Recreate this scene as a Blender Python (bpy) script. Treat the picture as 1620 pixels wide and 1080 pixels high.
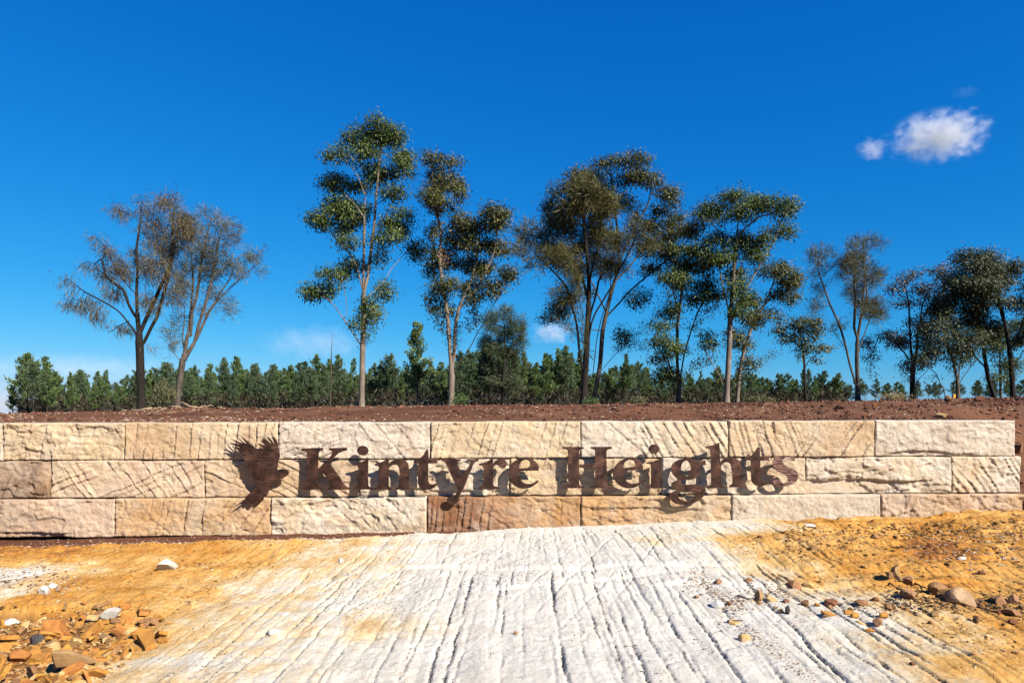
import bpy, bmesh, math, random
import numpy as np
from mathutils import Vector, Matrix

random.seed(7)
rng = np.random.default_rng(7)
for o in list(bpy.data.objects):
    bpy.data.objects.remove(o)
scene = bpy.context.scene
COL = scene.collection

# ------------------------------------------------------------------ camera
EYE = 1.70
F = 1080.0                       # focal length in photograph pixels (24 mm on a 36 mm frame)
cam_d = bpy.data.cameras.new('camera')
cam_d.sensor_width = 36.0
cam_d.lens = 24.0
cam_d.shift_y = 100.0 / 1620.0
cam_d.clip_start = 0.05
cam_d.clip_end = 8000
cam = bpy.data.objects.new('camera', cam_d)
cam.location = (0, 0, EYE)
cam.rotation_euler = (math.radians(90), 0, 0)
COL.objects.link(cam)
scene.camera = cam

# ------------------------------------------------------------------ sky and sun
SUN_EL = math.radians(36.0)
SUN_AZ = math.atan2(1.04, -1.0)          # behind the camera, to the right
w = bpy.data.worlds.new('World')
scene.world = w
w.use_nodes = True
nt = w.node_tree
nt.nodes.clear()
sky = nt.nodes.new('ShaderNodeTexSky')
sky.sky_type = 'NISHITA'
sky.sun_disc = False
sky.sun_elevation = SUN_EL
sky.sun_rotation = SUN_AZ
sky.altitude = 300
sky.air_density = 1.0
sky.dust_density = 0.0
sky.ozone_density = 3.0
# the photograph's deep, polarised-looking blue: each channel of the sky graded by a gain and a power
SKY_GRADE = ((0.17, 2.2), (0.25, 0.88), (0.375, 0.52))
sepc = nt.nodes.new('ShaderNodeSeparateColor')
comb = nt.nodes.new('ShaderNodeCombineColor')
nt.links.new(sky.outputs[0], sepc.inputs[0])
for k_, (gain, pw) in enumerate(SKY_GRADE):
    m0 = nt.nodes.new('ShaderNodeMath'); m0.operation = 'MULTIPLY'; m0.inputs[1].default_value = 0.10
    m1 = nt.nodes.new('ShaderNodeMath'); m1.operation = 'POWER'; m1.inputs[1].default_value = pw
    m2 = nt.nodes.new('ShaderNodeMath'); m2.operation = 'MULTIPLY'; m2.inputs[1].default_value = gain * 10.0
    nt.links.new(sepc.outputs[k_], m0.inputs[0]); nt.links.new(m0.outputs[0], m1.inputs[0]); nt.links.new(m1.outputs[0], m2.inputs[0])
    nt.links.new(m2.outputs[0], comb.inputs[k_])
bg = nt.nodes.new('ShaderNodeBackground')
bg.inputs['Strength'].default_value = 0.10
outw = nt.nodes.new('ShaderNodeOutputWorld')
nt.links.new(comb.outputs[0], bg.inputs['Color'])
nt.links.new(bg.outputs[0], outw.inputs['Surface'])

sun_d = bpy.data.lights.new('sun', 'SUN')
sun_d.energy = 5.0
sun_d.angle = math.radians(0.53)
sun_d.color = (1.0, 0.925, 0.79)
sun = bpy.data.objects.new('sun', sun_d)
sdir = Vector((math.sin(SUN_AZ) * math.cos(SUN_EL), math.cos(SUN_AZ) * math.cos(SUN_EL), math.sin(SUN_EL)))
sun.rotation_euler = sdir.to_track_quat('Z', 'Y').to_euler()
sun.location = (20, -20, 30)
COL.objects.link(sun)

scene.view_settings.view_transform = 'Standard'
scene.view_settings.look = 'None'
scene.view_settings.gamma = 1
scene.view_settings.use_curve_mapping = False
scene.view_settings.exposure = 1.43

# ------------------------------------------------------------------ helpers
def tag(o, label=None, cat=None, group=None, kind=None):
    if label: o['label'] = label
    if cat: o['category'] = cat
    if group: o['group'] = group
    if kind: o['kind'] = kind
    return o

def link(o, parent=None):
    COL.objects.link(o)
    if parent is not None:
        o.parent = parent
    return o

def empty(name, loc=(0, 0, 0), rz=0.0):
    o = bpy.data.objects.new(name, None)
    o.empty_display_size = 0.1
    o.location = loc
    o.rotation_euler = (0, 0, rz)
    return link(o)

def mesh_np(name, V, polys, smooth=False, mat=None, attrs=None):
    """V (n,3); polys: list of int arrays (m,k) with one k each"""
    me = bpy.data.meshes.new(name)
    V = np.asarray(V, dtype=np.float32)
    me.vertices.add(len(V))
    me.vertices.foreach_set('co', V.ravel())
    polys = [np.asarray(p, dtype=np.int32) for p in polys if len(p)]
    loops = np.concatenate([p.ravel() for p in polys])
    sizes = np.concatenate([np.full(len(p), p.shape[1], dtype=np.int32) for p in polys])
    starts = np.concatenate([[0], np.cumsum(sizes)[:-1]]).astype(np.int32)
    me.loops.add(len(loops))
    me.loops.foreach_set('vertex_index', loops)
    me.polygons.add(len(sizes))
    me.polygons.foreach_set('loop_start', starts)
    try:
        me.polygons.foreach_set('loop_total', sizes)
    except Exception:
        pass
    me.polygons.foreach_set('use_smooth', np.full(len(sizes), bool(smooth)))
    if attrs:
        for k, a in attrs.items():
            at = me.attributes.new(k, 'FLOAT', 'POINT')
            at.data.foreach_set('value', np.asarray(a, dtype=np.float32).ravel())
    me.update(calc_edges=True)
    if mat: me.materials.append(mat)
    return me

def obj(name, me, parent=None, loc=None):
    o = bpy.data.objects.new(name, me)
    if loc is not None: o.location = loc
    return link(o, parent)

def hash2(ix, iy, seed):
    n = (ix.astype(np.int64) * 374761393 + iy.astype(np.int64) * 668265263 + seed * 974634777) & 0xffffffff
    n = ((n ^ (n >> 13)) * 1274126177) & 0xffffffff
    n = ((n ^ (n >> 15)) * 2246822519) & 0xffffffff
    return ((n ^ (n >> 16)) & 0xffffff) / float(0xffffff)

def vnoise(x, y, seed=0):
    x = np.asarray(x, dtype=np.float64); y = np.asarray(y, dtype=np.float64)
    ix = np.floor(x); iy = np.floor(y)
    fx = x - ix; fy = y - iy
    fx = fx * fx * fx * (fx * (fx * 6 - 15) + 10); fy = fy * fy * fy * (fy * (fy * 6 - 15) + 10)
    a = hash2(ix, iy, seed); b = hash2(ix + 1, iy, seed)
    c = hash2(ix, iy + 1, seed); d = hash2(ix + 1, iy + 1, seed)
    return (a + (b - a) * fx) * (1 - fy) + (c + (d - c) * fx) * fy

def fbm(x, y, octv=4, seed=0, gain=0.5, lac=2.07):
    s = 0; a = 1; t = 0
    for i in range(octv):
        s = s + a * vnoise(x, y, seed + i * 17); t += a
        a *= gain; x = x * lac + 13.1; y = y * lac + 7.7
    return s / t

def sstep(a, b, x):
    t = np.clip((x - a) / (b - a), 0, 1)
    return t * t * (3 - 2 * t)

# ------------------------------------------------------------------ node materials
ALB = 0.63        # all matt surfaces share this scale of reflectance
ALB_LEAF = 0.80
class NB:
    def __init__(self, name):
        self.m = bpy.data.materials.new(name)
        self.m.use_nodes = True
        self.t = self.m.node_tree
        self.t.nodes.clear()
        self.out = self.t.nodes.new('ShaderNodeOutputMaterial')
    def n(self, typ, ins=None, **props):
        nd = self.t.nodes.new(typ)
        for k, v in props.items(): setattr(nd, k, v)
        if ins:
            for k, v in ins.items(): self.set(nd, k, v)
        return nd
    def set(self, nd, k, v):
        s = nd.inputs[k]
        if isinstance(v, bpy.types.NodeSocket): self.t.links.new(v, s)
        elif isinstance(v, bpy.types.Node): self.t.links.new(v.outputs[0], s)
        else:
            if isinstance(v, (tuple, list)) and len(v) == 3 and s.type == 'RGBA': v = (*v, 1)
            s.default_value = v
    def noise(self, vec, scale, detail=4, rough=0.55, dist=0.0):
        return self.n('ShaderNodeTexNoise', {'Vector': vec, 'Scale': scale, 'Detail': detail, 'Roughness': rough, 'Distortion': dist}).outputs['Fac']
    def ramp(self, fac, stops, interp='LINEAR'):
        r = self.n('ShaderNodeValToRGB', {'Fac': fac})
        r.color_ramp.interpolation = interp
        el = r.color_ramp.elements
        while len(el) < len(stops): el.new(0.5)
        for e, (p, c) in zip(el, stops):
            e.position = p
            e.color = (*c, 1) if len(c) == 3 else c
        return r.outputs[0]
    def mix(self, fac, a, b, mode='MIX'):
        nd = self.n('ShaderNodeMix', data_type='RGBA', blend_type=mode)
        self.set(nd, 0, fac); self.set(nd, 6, a); self.set(nd, 7, b)
        return nd.outputs[2]
    def math(self, op, a, b=0.0, c=None, clamp=False):
        nd = self.n('ShaderNodeMath', operation=op, use_clamp=clamp)
        self.set(nd, 0, a); self.set(nd, 1, b)
        if c is not None: self.set(nd, 2, c)
        return nd.outputs[0]
    def maprange(self, v, a, b, c=0.0, d=1.0, smooth=False):
        nd = self.n('ShaderNodeMapRange', {'Value': v, 'From Min': a, 'From Max': b, 'To Min': c, 'To Max': d})
        if smooth: nd.interpolation_type = 'SMOOTHSTEP'
        return nd.outputs[0]
    def bump(self, h, strength, dist, normal=None):
        ins = {'Height': h, 'Strength': strength, 'Distance': dist}
        if normal is not None: ins['Normal'] = normal
        return self.n('ShaderNodeBump', ins).outputs[0]
    def surf(self, **ins):
        p = self.n('ShaderNodeBsdfPrincipled')
        if 'Base_Color' in ins and 'Metallic' not in ins:
            ins['Base_Color'] = self.mix(1.0, ins['Base_Color'], (ALB, ALB, ALB), 'MULTIPLY')
        for k, v in ins.items(): self.set(p, k.replace('_', ' '), v)
        self.t.links.new(p.outputs[0], self.out.inputs['Surface'])
        return p
    def objco(self):
        return self.n('ShaderNodeTexCoord').outputs['Object']
    def island(self):
        return self.n('ShaderNodeNewGeometry').outputs['Random Per Island']
    def attr(self, name):
        return self.n('ShaderNodeAttribute', attribute_name=name).outputs['Fac']

def mat_stone(name, ca, cb, cc=None, grad=None, stain=0.35, seed=0):
    """sandstone: ca/cb blotches, cc iron stain; grad=(u0,u1) moves from ca to cb along the wall"""
    b = NB(name)
    co = b.n('ShaderNodeMapping', {'Vector': b.objco(), 'Location': (seed * 3.1, seed * 1.7, seed * 0.9)}).outputs[0]
    big = b.noise(co, 2.2, 4, 0.6, 0.4)
    mid = b.noise(co, 9.0, 5, 0.62, 0.3)
    fine = b.noise(co, 120.0, 3, 0.7)
    if grad:
        x = b.n('ShaderNodeSeparateXYZ', {'Vector': b.objco()}).outputs[0]
        f = b.math('ADD', b.maprange(x, grad[0], grad[1]), b.math('MULTIPLY', b.math('SUBTRACT', big, 0.5), 1.3), clamp=True)
    else:
        f = b.maprange(big, 0.36, 0.64, smooth=True)
    c = b.mix(f, ca, cb)
    if cc:
        s = b.math('MULTIPLY', b.maprange(b.noise(co, 3.3, 5, 0.65, 1.2), 0.50, 0.68, smooth=True), stain)
        c = b.mix(s, c, cc)
    c = b.mix(b.maprange(b.noise(co, 1.1, 3, 0.6, 0.5), 0.48, 0.66, 0, .55), c, b.mix(0.5, c, (.52, .40, .34)))
    c = b.mix(b.maprange(b.noise(co, 2.9, 5, 0.65, 0.4), 0.46, 0.68, 0, .7), c, b.mix(0.65, c, (.46, .43, .40)))
    bl = b.maprange(b.noise(co, 1.6, 6, 0.7, 0.8), 0.52, 0.74, 0.0, 0.65)
    c = b.mix(bl, c, b.mix(1.0, c, (.62, .46, .33), 'MULTIPLY'))
    c = b.mix(b.maprange(mid, 0.3, 0.75, 0.0, 0.55), c, b.mix(0.55, c, (0.30, 0.21, 0.13)), 'MIX')
    c = b.mix(b.maprange(fine, 0.36, 0.70, 0.0, 0.28), c, b.mix(1.0, c, (0.55, 0.50, 0.45), 'MULTIPLY'))
    sp = b.maprange(b.noise(co, 45.0, 2, 0.5), 0.70, 0.76)
    c = b.mix(b.math('MULTIPLY', sp, 0.5), c, (0.12, 0.08, 0.05))
    n1 = b.bump(b.noise(co, 34.0, 7, 0.7), 1.0, 0.016)
    n2 = b.bump(fine, 0.8, 0.004, n1)
    c = b.mix(1.0, c, (1.14, 1.09, 1.02), 'MULTIPLY')
    b.surf(Base_Color=c, Roughness=0.93, Normal=n2, Specular_IOR_Level=0.2)
    return b.m

def mat_loose(name, stops, rough=0.9, scale=14.0):
    b = NB(name)
    r = b.island()
    co = b.objco()
    c = b.ramp(r, stops)
    c = b.mix(b.maprange(b.noise(co, scale, 5, 0.65), 0.3, 0.75, 0, 0.5), c, b.mix(1.0, c, (0.5, 0.42, 0.36), 'MULTIPLY'))
    b.surf(Base_Color=c, Roughness=rough, Specular_IOR_Level=0.25,
           Normal=b.bump(b.noise(co, scale * 5, 5, 0.65), 0.5, 0.006))
    return b.m

def mat_single_rock(name, ca, cb, seed=0, scale=9.0):
    b = NB(name)
    co = b.n('ShaderNodeMapping', {'Vector': b.objco(), 'Location': (seed * 2.3, seed, seed * 0.7)}).outputs[0]
    c = b.mix(b.maprange(b.noise(co, scale, 5, 0.65, 0.5), 0.38, 0.62), ca, cb)
    c = b.mix(b.maprange(b.noise(co, 60, 3, 0.6), 0.4, 0.75, 0, 0.35), c, b.mix(1.0, c, (0.45, 0.4, 0.36), 'MULTIPLY'))
    b.surf(Base_Color=c, Roughness=0.9, Specular_IOR_Level=0.25,
           Normal=b.bump(b.noise(co, 40, 6, 0.65), 0.6, 0.012))
    return b.m

def mat_leaf(name, stops, rough=0.45, trans=0.25, spec=0.5):
    b = NB(name)
    c = b.mix(1.0, b.ramp(b.island(), stops), (ALB_LEAF, ALB_LEAF, ALB_LEAF), 'MULTIPLY')
    p = b.n('ShaderNodeBsdfPrincipled', {'Base Color': c, 'Roughness': rough, 'Specular IOR Level': spec})
    t = b.n('ShaderNodeBsdfTranslucent', {'Color': b.mix(1.0, c, (1.4, 1.5, 0.7), 'MULTIPLY')})
    mx = b.n('ShaderNodeMixShader', {0: trans, 1: p.outputs[0], 2: t.outputs[0]})
    b.t.links.new(mx.outputs[0], b.out.inputs['Surface'])
    return b.m

def mat_bark(name, stops, sc=(30, 30, 5), bump=0.02):
    b = NB(name)
    co = b.n('ShaderNodeMapping', {'Vector': b.objco(), 'Scale': (sc[0] / 10, sc[1] / 10, sc[2] / 10)}).outputs[0]
    f = b.noise(co, 4.0, 5, 0.65, 0.3)
    c = b.ramp(f, stops)
    b.surf(Base_Color=c, Roughness=0.9, Specular_IOR_Level=0.2, Normal=b.bump(f, 0.8, bump))
    return b.m

# ------------------------------------------------------------------ wall frame and pixel rays
YW, KW = 9.12, 0.028
WA = math.atan(KW)
O3 = np.array([0.0, YW, 0.0])
EU = np.array([math.cos(WA), math.sin(WA), 0.0])
EN = np.array([math.sin(WA), -math.cos(WA), 0.0])
CAMP = np.array([0.0, 0.0, EYE])

def px_wall(px, py, n=0.0):
    """where the sight line of photograph pixel (px, py) meets the plane n metres in front of the wall: (u, z)"""
    d = np.array([(px - 810) / F, 1.0, (640 - py) / F])
    lam = (n - EN @ (CAMP - O3)) / (EN @ d)
    P = CAMP + lam * d
    return float((P - O3) @ EU), float(P[2])

def wall_world(u, n, z):
    return O3 + u * EU + n * EN + np.array([0, 0, z])

def ywall(x): return YW + KW * x

# ------------------------------------------------------------------ terrain
ZW_X = np.array([-12, -7.4, -6.7, -3.2, -1.1, 0.9, 2.9, 5.0, 6.95, 9.0, 12.0])
ZW_Z = np.array([-.06, -.06, -.05, .005, .03, .073, .158, .234, .295, .36, .40])
PIT = np.array([(-9, 5.75), (-4.25, 5.80), (-3.65, 5.83), (-3.3, 5.70), (-2.75, 5.3), (-2.55, 4.9), (-2.75, 4.55), (-2.6, 4.1), (-2.7, 3.5), (-3.0, 2.5), (-9, 2.5)])

def in_poly_dist(x, y, poly):
    """signed distance, positive inside"""
    shp = x.shape
    x = x.ravel(); y = y.ravel()
    dmin = np.full(x.shape, 1e9); ins = np.zeros(x.shape, bool)
    n = len(poly)
    for i in range(n):
        ax, ay = poly[i]; bx, by = poly[(i + 1) % n]
        dx, dy = bx - ax, by - ay
        t = np.clip(((x - ax) * dx + (y - ay) * dy) / (dx * dx + dy * dy), 0, 1)
        dmin = np.minimum(dmin, np.hypot(x - ax - t * dx, y - ay - t * dy))
        c = ((ay > y) != (by > y)) & (x < (bx - ax) * (y - ay) / (by - ay + 1e-12) + ax)
        ins ^= c
    return np.where(ins, dmin, -dmin).reshape(shp)

# colour of the bedrock, traced: 0 white, .35 cream, 1 ochre, 1.3 brown
OC = [(0,870,1.1),(100,870,1.05),(200,870,1.05),(300,872,1.),(400,875,.8),(450,868,.7),(500,868,.55),(560,862,.45),(620,855,.3),(700,850,.12),(800,850,.03),(900,845,0),(1000,845,0),(1100,845,.1),(1180,845,.15),(1230,850,.3),(1300,850,.95),(1400,840,.92),(1500,850,1.0),(1600,840,.95),
(0,910,.1),(40,905,.05),(90,900,.8),(150,910,1),(250,910,.95),(330,905,.85),(400,905,.7),(470,900,.5),(540,900,.42),(620,895,.35),(700,890,.15),(800,890,0),(900,890,0),(1000,890,0),(1060,875,.35),(1100,885,.05),(1160,880,.7),(1230,880,.85),(1300,890,.9),(1400,890,.95),(1500,890,1.1),(1600,890,.9),
(0,940,.3),(60,950,.9),(150,940,1),(230,935,.9),(300,935,.62),(380,935,.42),(450,940,.33),(540,935,.28),(620,930,.16),(700,930,.03),(800,930,0),(1000,930,0),(1100,930,0),(1180,930,.03),(1250,920,.35),(1320,930,.75),(1400,935,.9),(1500,935,.95),(1600,930,.9),
(40,1000,1.1),(120,1000,1.1),(200,985,.9),(260,980,.45),(330,985,.36),(420,985,.28),(540,998,.4),(600,997,.5),(700,998,.2),(800,990,0),(1000,990,0),(1100,990,0),(1200,980,.02),(1300,985,.12),(1350,985,.32),(1420,985,.6),(1500,985,.8),(1600,985,.9),
(40,1060,1.15),(120,1060,1.05),(200,1060,.55),(260,1050,.4),(350,1050,.32),(450,1050,.22),(550,1050,.1),(700,1050,0),(900,1060,0),(1100,1060,.02),(1200,1060,.04),(1300,1060,.1),(1400,1050,.35),(1480,1050,.6),(1560,1050,.8),(1620,1050,.9)]
OCW = np.array([((p - 810) / F * EYE * F / (q - 640), EYE * F / (q - 640), v) for p, q, v in OC])

def ochre_at(x, y):
    sh = x.shape
    xw = (x + 0.5 * (fbm(x * .9, y * .9, 3, 301) - .5)).ravel(); yw = (y + 0.7 * (fbm(x * .7, y * 1.2, 3, 311) - .5)).ravel()
    num = np.zeros_like(xw); den = np.zeros_like(xw)
    for cx, cy, v in OCW:
        w_ = 1.0 / ((xw - cx) ** 2 + (0.8 * (yw - cy)) ** 2 + 0.03) ** 1.7
        num += w_ * v; den += w_
    return (num / den).reshape(sh)

def rock_base(x, y):
    zw = np.interp(x, ZW_X, ZW_Z)
    z = zw * (0.30 + 0.70 * sstep(4.2, 9.0, y))
    z = z + 0.045 * np.exp(-((x - 0.6) / 2.6) ** 2 - ((y - 7.9) / 0.9) ** 2)
    return z

# rip grooves of the bedrock: (centre x at y=6, lean, y0, y1, depth, half width, seed)
GROOVES = []
_g = random.Random(11)
def _add_set(xa, xb, sp, y0, y1, lean, dep):
    x = xa
    while x < xb:
        s = sp * _g.uniform(0.65, 1.5)
        GROOVES.append((x, lean + _g.uniform(-.035, .035), y0 + _g.uniform(-.35, .35), y1 + _g.uniform(-.3, .3),
                        dep * _g.uniform(.4, 1.0), _g.uniform(.0065, .0115), len(GROOVES)))
        x += s
_add_set(-4.6, 7.6, .108, 1.8, 6.6, .02, .027)
_add_set(-5.5, 9.0, .145, 6.5, 8.75, .03, .025)
_add_set(-4.6, 7.6, .17, 1.8, 8.6, -.01, .012)
_add_set(-3.4, 1.0, .26, 5.2, 8.4, .38, .020)
_add_set(1.0, 3.4, .33, 7.0, 8.6, -.5, .016)

def rock_height(x, y, xs=None, full=True):
    z = rock_base(x, y)
    yw = ywall(x)
    # shelf edge in front of the strip of red soil, widest at the left
    edge = yw - (0.52 * (1 - sstep(-1.9, 1.0, x)) - 0.02) + 0.16 * (fbm(x * 2.2, y * 0 + 3.0, 3, 41) - .5) * (1 - sstep(-.5, 1.6, x))
    soil = sstep(-0.025, 0.03, y - edge) * (1 - sstep(0.6, 1.5, x))
    pit = in_poly_dist(x, y, PIT) + 0.22 * (fbm(x * 2.0, y * 2.0, 3, 51) - .5)
    steep = 1 - sstep(-3.75, -3.2, x)
    pf = sstep(0, 1, pit / (0.55 - 0.49 * steep * sstep(5.2, 5.6, y)))
    och = ochre_at(x, y)
    calm = (1 - soil) * (1 - pf)
    # flaky bedding of the ochre rock
    t = fbm(x * 0.75 + 0.35 * y, y * 1.6, 4, 61) * 9.0
    fr = t - np.floor(t)
    z = z + 0.016 * (np.floor(t) - 4.5 + sstep(.82, 1.0, fr)) * (0.15 + 0.85 * sstep(.4, .9, och)) * (1 - soil) * (1 + 1.1 * sstep(3.0, 4.5, x) * sstep(6.3, 7.2, y))
    z = z + 0.05 * (fbm(x * .8, y * .8, 3, 71) - .5) + 0.014 * (fbm(x * 5, y * 4, 4, 81) - .5) + 0.010 * (fbm(x * 24, y * 20, 3, 83) - .5)
    z = z + 0.020 * (vnoise(x * 7.3 + .3 * y, y * .5, 85) - .5) * calm
    # thin splitting layers and fine cracks everywhere
    t2 = fbm(x * 1.5 + 0.8 * y, y * 2.6 - .5 * x, 5, 87) * 13.0
    f2 = t2 - np.floor(t2)
    z = z + 0.007 * (np.floor(t2) - 6.5 + sstep(.9, 1.0, f2)) * (0.35 + 0.65 * sstep(.3, .8, och)) * (1 - soil)
    ck = np.abs(fbm(x * 1.1 + .4 * y, y * 1.4, 4, 89) - .5)
    z = z - 0.012 * np.exp(-(ck / .006) ** 2) * calm
    # cross breaks, where one pass of the ripper ends on the next
    for (xa, ya, xb, yb, h) in [(-1.2, 6.95, 2.1, 6.75, .022), (1.4, 6.25, 4.2, 6.05, .03), (-.2, 6.2, 1.5, 6.6, .016), (-2.0, 5.05, -.6, 5.0, .012)]:
        yl = ya + (yb - ya) * (x - xa) / (xb - xa) + 0.14 * (vnoise(x * 1.7, x * 0 + h * 100, 91) - .5)
        m = sstep(xa - .3, xa + .2, x) * (1 - sstep(xb - .2, xb + .3, x))
        z = z + h * m * (sstep(-.03, .03, y - yl) * np.exp(-np.clip(y - yl, 0, 9) / .5)) - h * .7 * m * np.exp(-((y - yl) / .035) ** 2)
    gr = np.zeros_like(z)
    crumble = 0.026 * (fbm(x * 34, y * 26, 3, 121) - .5)
    amp = calm * (0.6 + 0.4 * sstep(-3.6, -1.0, x)) * (0.9 + 0.1 * (1 - sstep(.4, .9, och)))
    for (gx, lean, y0, y1, dep, hw, sd) in GROOVES:
        yy = y[:, 0] if full else y
        cxl = gx + lean * (yy - 6) + 0.03 * (vnoise(yy * 0.9 + sd * 3.3, yy * 0 + sd, 101) - .5) + 0.016 * (vnoise(yy * 5.3 + sd, yy * 0 + sd, 103) - .5)
        al = sstep(y0 - .12, y0 + .12, yy) * (1 - sstep(y1 - .12, y1 + .12, yy)) * np.clip(2.1 * (.6 * vnoise(yy * 1.3 + sd * 7.7, yy * 0 + sd * 1.3, 107) + .4 * vnoise(yy * 5.1 + sd * 3.1, yy * 0 + sd * 2.3, 109)) - .42, 0, 1.1)
        if full:
            lo = np.searchsorted(xs, cxl.min() - .2); hi = np.searchsorted(xs, cxl.max() + .2)
            if hi <= lo: continue
            dx = xs[None, lo:hi] - cxl[:, None] + crumble[:, lo:hi]
            a2 = al[:, None]
        else:
            dx = x - cxl; a2 = al
        prof = np.where(dx < 0, np.exp(-np.abs(dx / (hw * 1.8)) ** 1.5), np.exp(-(dx / (hw * .9)) ** 2)) * dep * a2
        ridge = 0.05 * dep * a2 * np.exp(-((dx - hw * 2.4) / (hw * 1.2)) ** 2)
        if full:
            gr[:, lo:hi] = np.maximum(gr[:, lo:hi], prof)
            z[:, lo:hi] += ridge * amp[:, lo:hi]
        else:
            gr = np.maximum(gr, prof); z = z + ridge * amp
    z = z - gr * amp
    z = z - 0.025 * soil * (1 - sstep(-.4, 1.2, x))
    z = z - pf * (0.13 + 0.16 * (fbm(x * 3.1, y * 3.1, 5, 111, .6) - .5))
    return z, och, soil, pf, gr * amp

# the bedrock sheet in front of the wall
RX0, RX1, RY0, RY1 = -8.6, 8.6, 2.5, 9.42
DXG = 0.0115
xs = np.arange(RX0, RX1 + 1e-6, DXG)
DYG = 0.022
ys = np.arange(RY0, RY1 + 1e-6, DYG)
GX, GY = np.meshgrid(xs, ys)
RZ, ROCH, RSOIL, RPIT, RGR = rock_height(GX, GY, xs)
nx, ny = len(xs), len(ys)

def grid_quads(nx, ny):
    i = np.arange(ny - 1)[:, None] * nx + np.arange(nx - 1)[None, :]
    i = i.ravel()
    return np.stack([i, i + 1, i + nx + 1, i + nx], 1)

def rz(x, y):
    fx = np.clip((np.asarray(x) - RX0) / DXG, 0, nx - 1.001); fy = np.clip((np.asarray(y) - RY0) / DYG, 0, ny - 1.001)
    ix = fx.astype(int); iy = fy.astype(int); tx = fx - ix; ty = fy - iy
    return (RZ[iy, ix] * (1 - tx) + RZ[iy, ix + 1] * tx) * (1 - ty) + (RZ[iy + 1, ix] * (1 - tx) + RZ[iy + 1, ix + 1] * tx) * ty

def rock_pt(px, py):
    z = 0.0
    for _ in range(12):
        y = (EYE - z) * F / (py - 640); x = (px - 810) / F * y
        z = 0.5 * z + 0.5 * float(rz(np.array(x), np.array(y)))
    return np.array([x, y, float(rz(np.array(x), np.array(y)))])

b = NB('bedrock')
geo = b.n('ShaderNodeNewGeometry').outputs['Position']
flat = b.n('ShaderNodeMapping', {'Vector': geo, 'Scale': (1.0, 0.45, 1.0), 'Rotation': (0, 0, -0.5)}).outputs[0]
o_ = b.attr('ochre')
nz = b.noise(flat, 1.9, 5, 0.62, 0.6)
nz2 = b.noise(flat, 9.0, 6, 0.7, 0.4)
v = b.math('ADD', o_, b.math('ADD', b.math('MULTIPLY', b.math('SUBTRACT', nz, 0.5), b.maprange(o_, 0.0, 0.35, 0.16, 0.95)),
                             b.math('MULTIPLY', b.math('SUBTRACT', nz2, 0.5), b.maprange(o_, 0.0, 0.3, 0.20, 0.85))))
band_ = b.noise(b.n('ShaderNodeMapping', {'Vector': geo, 'Scale': (0.55, 1.9, 1.0), 'Rotation': (0, 0, 0.12)}).outputs[0], 1.0, 4, 0.6, 0.5)
v = b.math('ADD', v, b.math('MULTIPLY', b.math('SUBTRACT', band_, 0.5), b.maprange(o_, 0.03, 0.4, 0.10, 0.85)))
grit = b.noise(geo, 38.0, 5, 0.75)
v = b.math('ADD', v, b.math('MULTIPLY', b.math('SUBTRACT', grit, 0.5), b.maprange(o_, 0.02, 0.35, 0.10, 0.75)))
v = b.math('MULTIPLY', v, 0.72)
col = b.ramp(v, [(0.0, (.725, .69, .635)), (0.14, (.745, .69, .595)), (0.30, (.73, .56, .34)), (0.50, (.68, .40, .13)), (0.74, (.55, .25, .045)), (0.92, (.27, .10, .03)), (1.0, (.17, .065, .03))])
# thin iron veins and grey lichen specks
vein = b.math('ABSOLUTE', b.math('SUBTRACT', b.noise(geo, 1.3, 4, 0.5, 1.0), 0.5))
vm = b.math('MULTIPLY', b.maprange(vein, 0.0, 0.006, 1.0, 0.0), b.maprange(o_, 0.02, 0.4, 0.25, 0.6))
col = b.mix(vm, col, (.50, .24, .06))
spk = b.maprange(b.noise(geo, 55, 3, 0.6), 0.66, 0.74)
spk2 = b.math('MULTIPLY', spk, b.maprange(b.noise(geo, 3.1, 3, 0.6), 0.38, 0.56))
col = b.mix(b.math('MULTIPLY', spk2, 0.75), col, (.13, .125, .12))
patch = b.maprange(b.noise(flat, 4.5, 7, 0.75, 0.5), 0.48, 0.75, 0.0, 0.55)
col = b.mix(patch, col, b.mix(1.0, col, (.62, .60, .58), 'MULTIPLY'))
soilc = b.mix(b.noise(geo, 7, 5, 0.6), (.105, .036, .020), (.17, .066, .036))
pitc = b.mix(b.noise(geo, 18, 5, 0.7), (.36, .155, .035), (.16, .075, .035))
col = b.mix(b.maprange(b.attr('pit'), 0.25, 0.9), col, pitc)
col = b.mix(b.attr('soil'), col, soilc)
n1 = b.bump(b.noise(geo, 26, 8, 0.72), 1.0, 0.022)
n2 = b.bump(b.noise(geo, 110, 4, 0.7), 0.8, 0.005, n1)
b.surf(Base_Color=col, Roughness=0.95, Specular_IOR_Level=0.15, Normal=n2)
M_BED = b.m
me = mesh_np('bedrock', np.stack([GX.ravel(), GY.ravel(), RZ.ravel()], 1), [grid_quads(nx, ny)], True, M_BED,
             {'ochre': ROCH, 'soil': RSOIL, 'pit': RPIT})
tag(obj('rock_ground', me), 'white and ochre sandstone bedrock scored with long parallel rip grooves', None, None, 'structure')

# red earth: mound behind the wall, running on to the horizon as a falling hill
CX = np.array([-30, -14, -9.75, -4.9, 0, 4.7, 9.75, 14, 30])
CZ = np.array([1.30, 1.46, 1.515, 1.625, 1.675, 1.70, 1.81, 1.86, 2.05])

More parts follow.
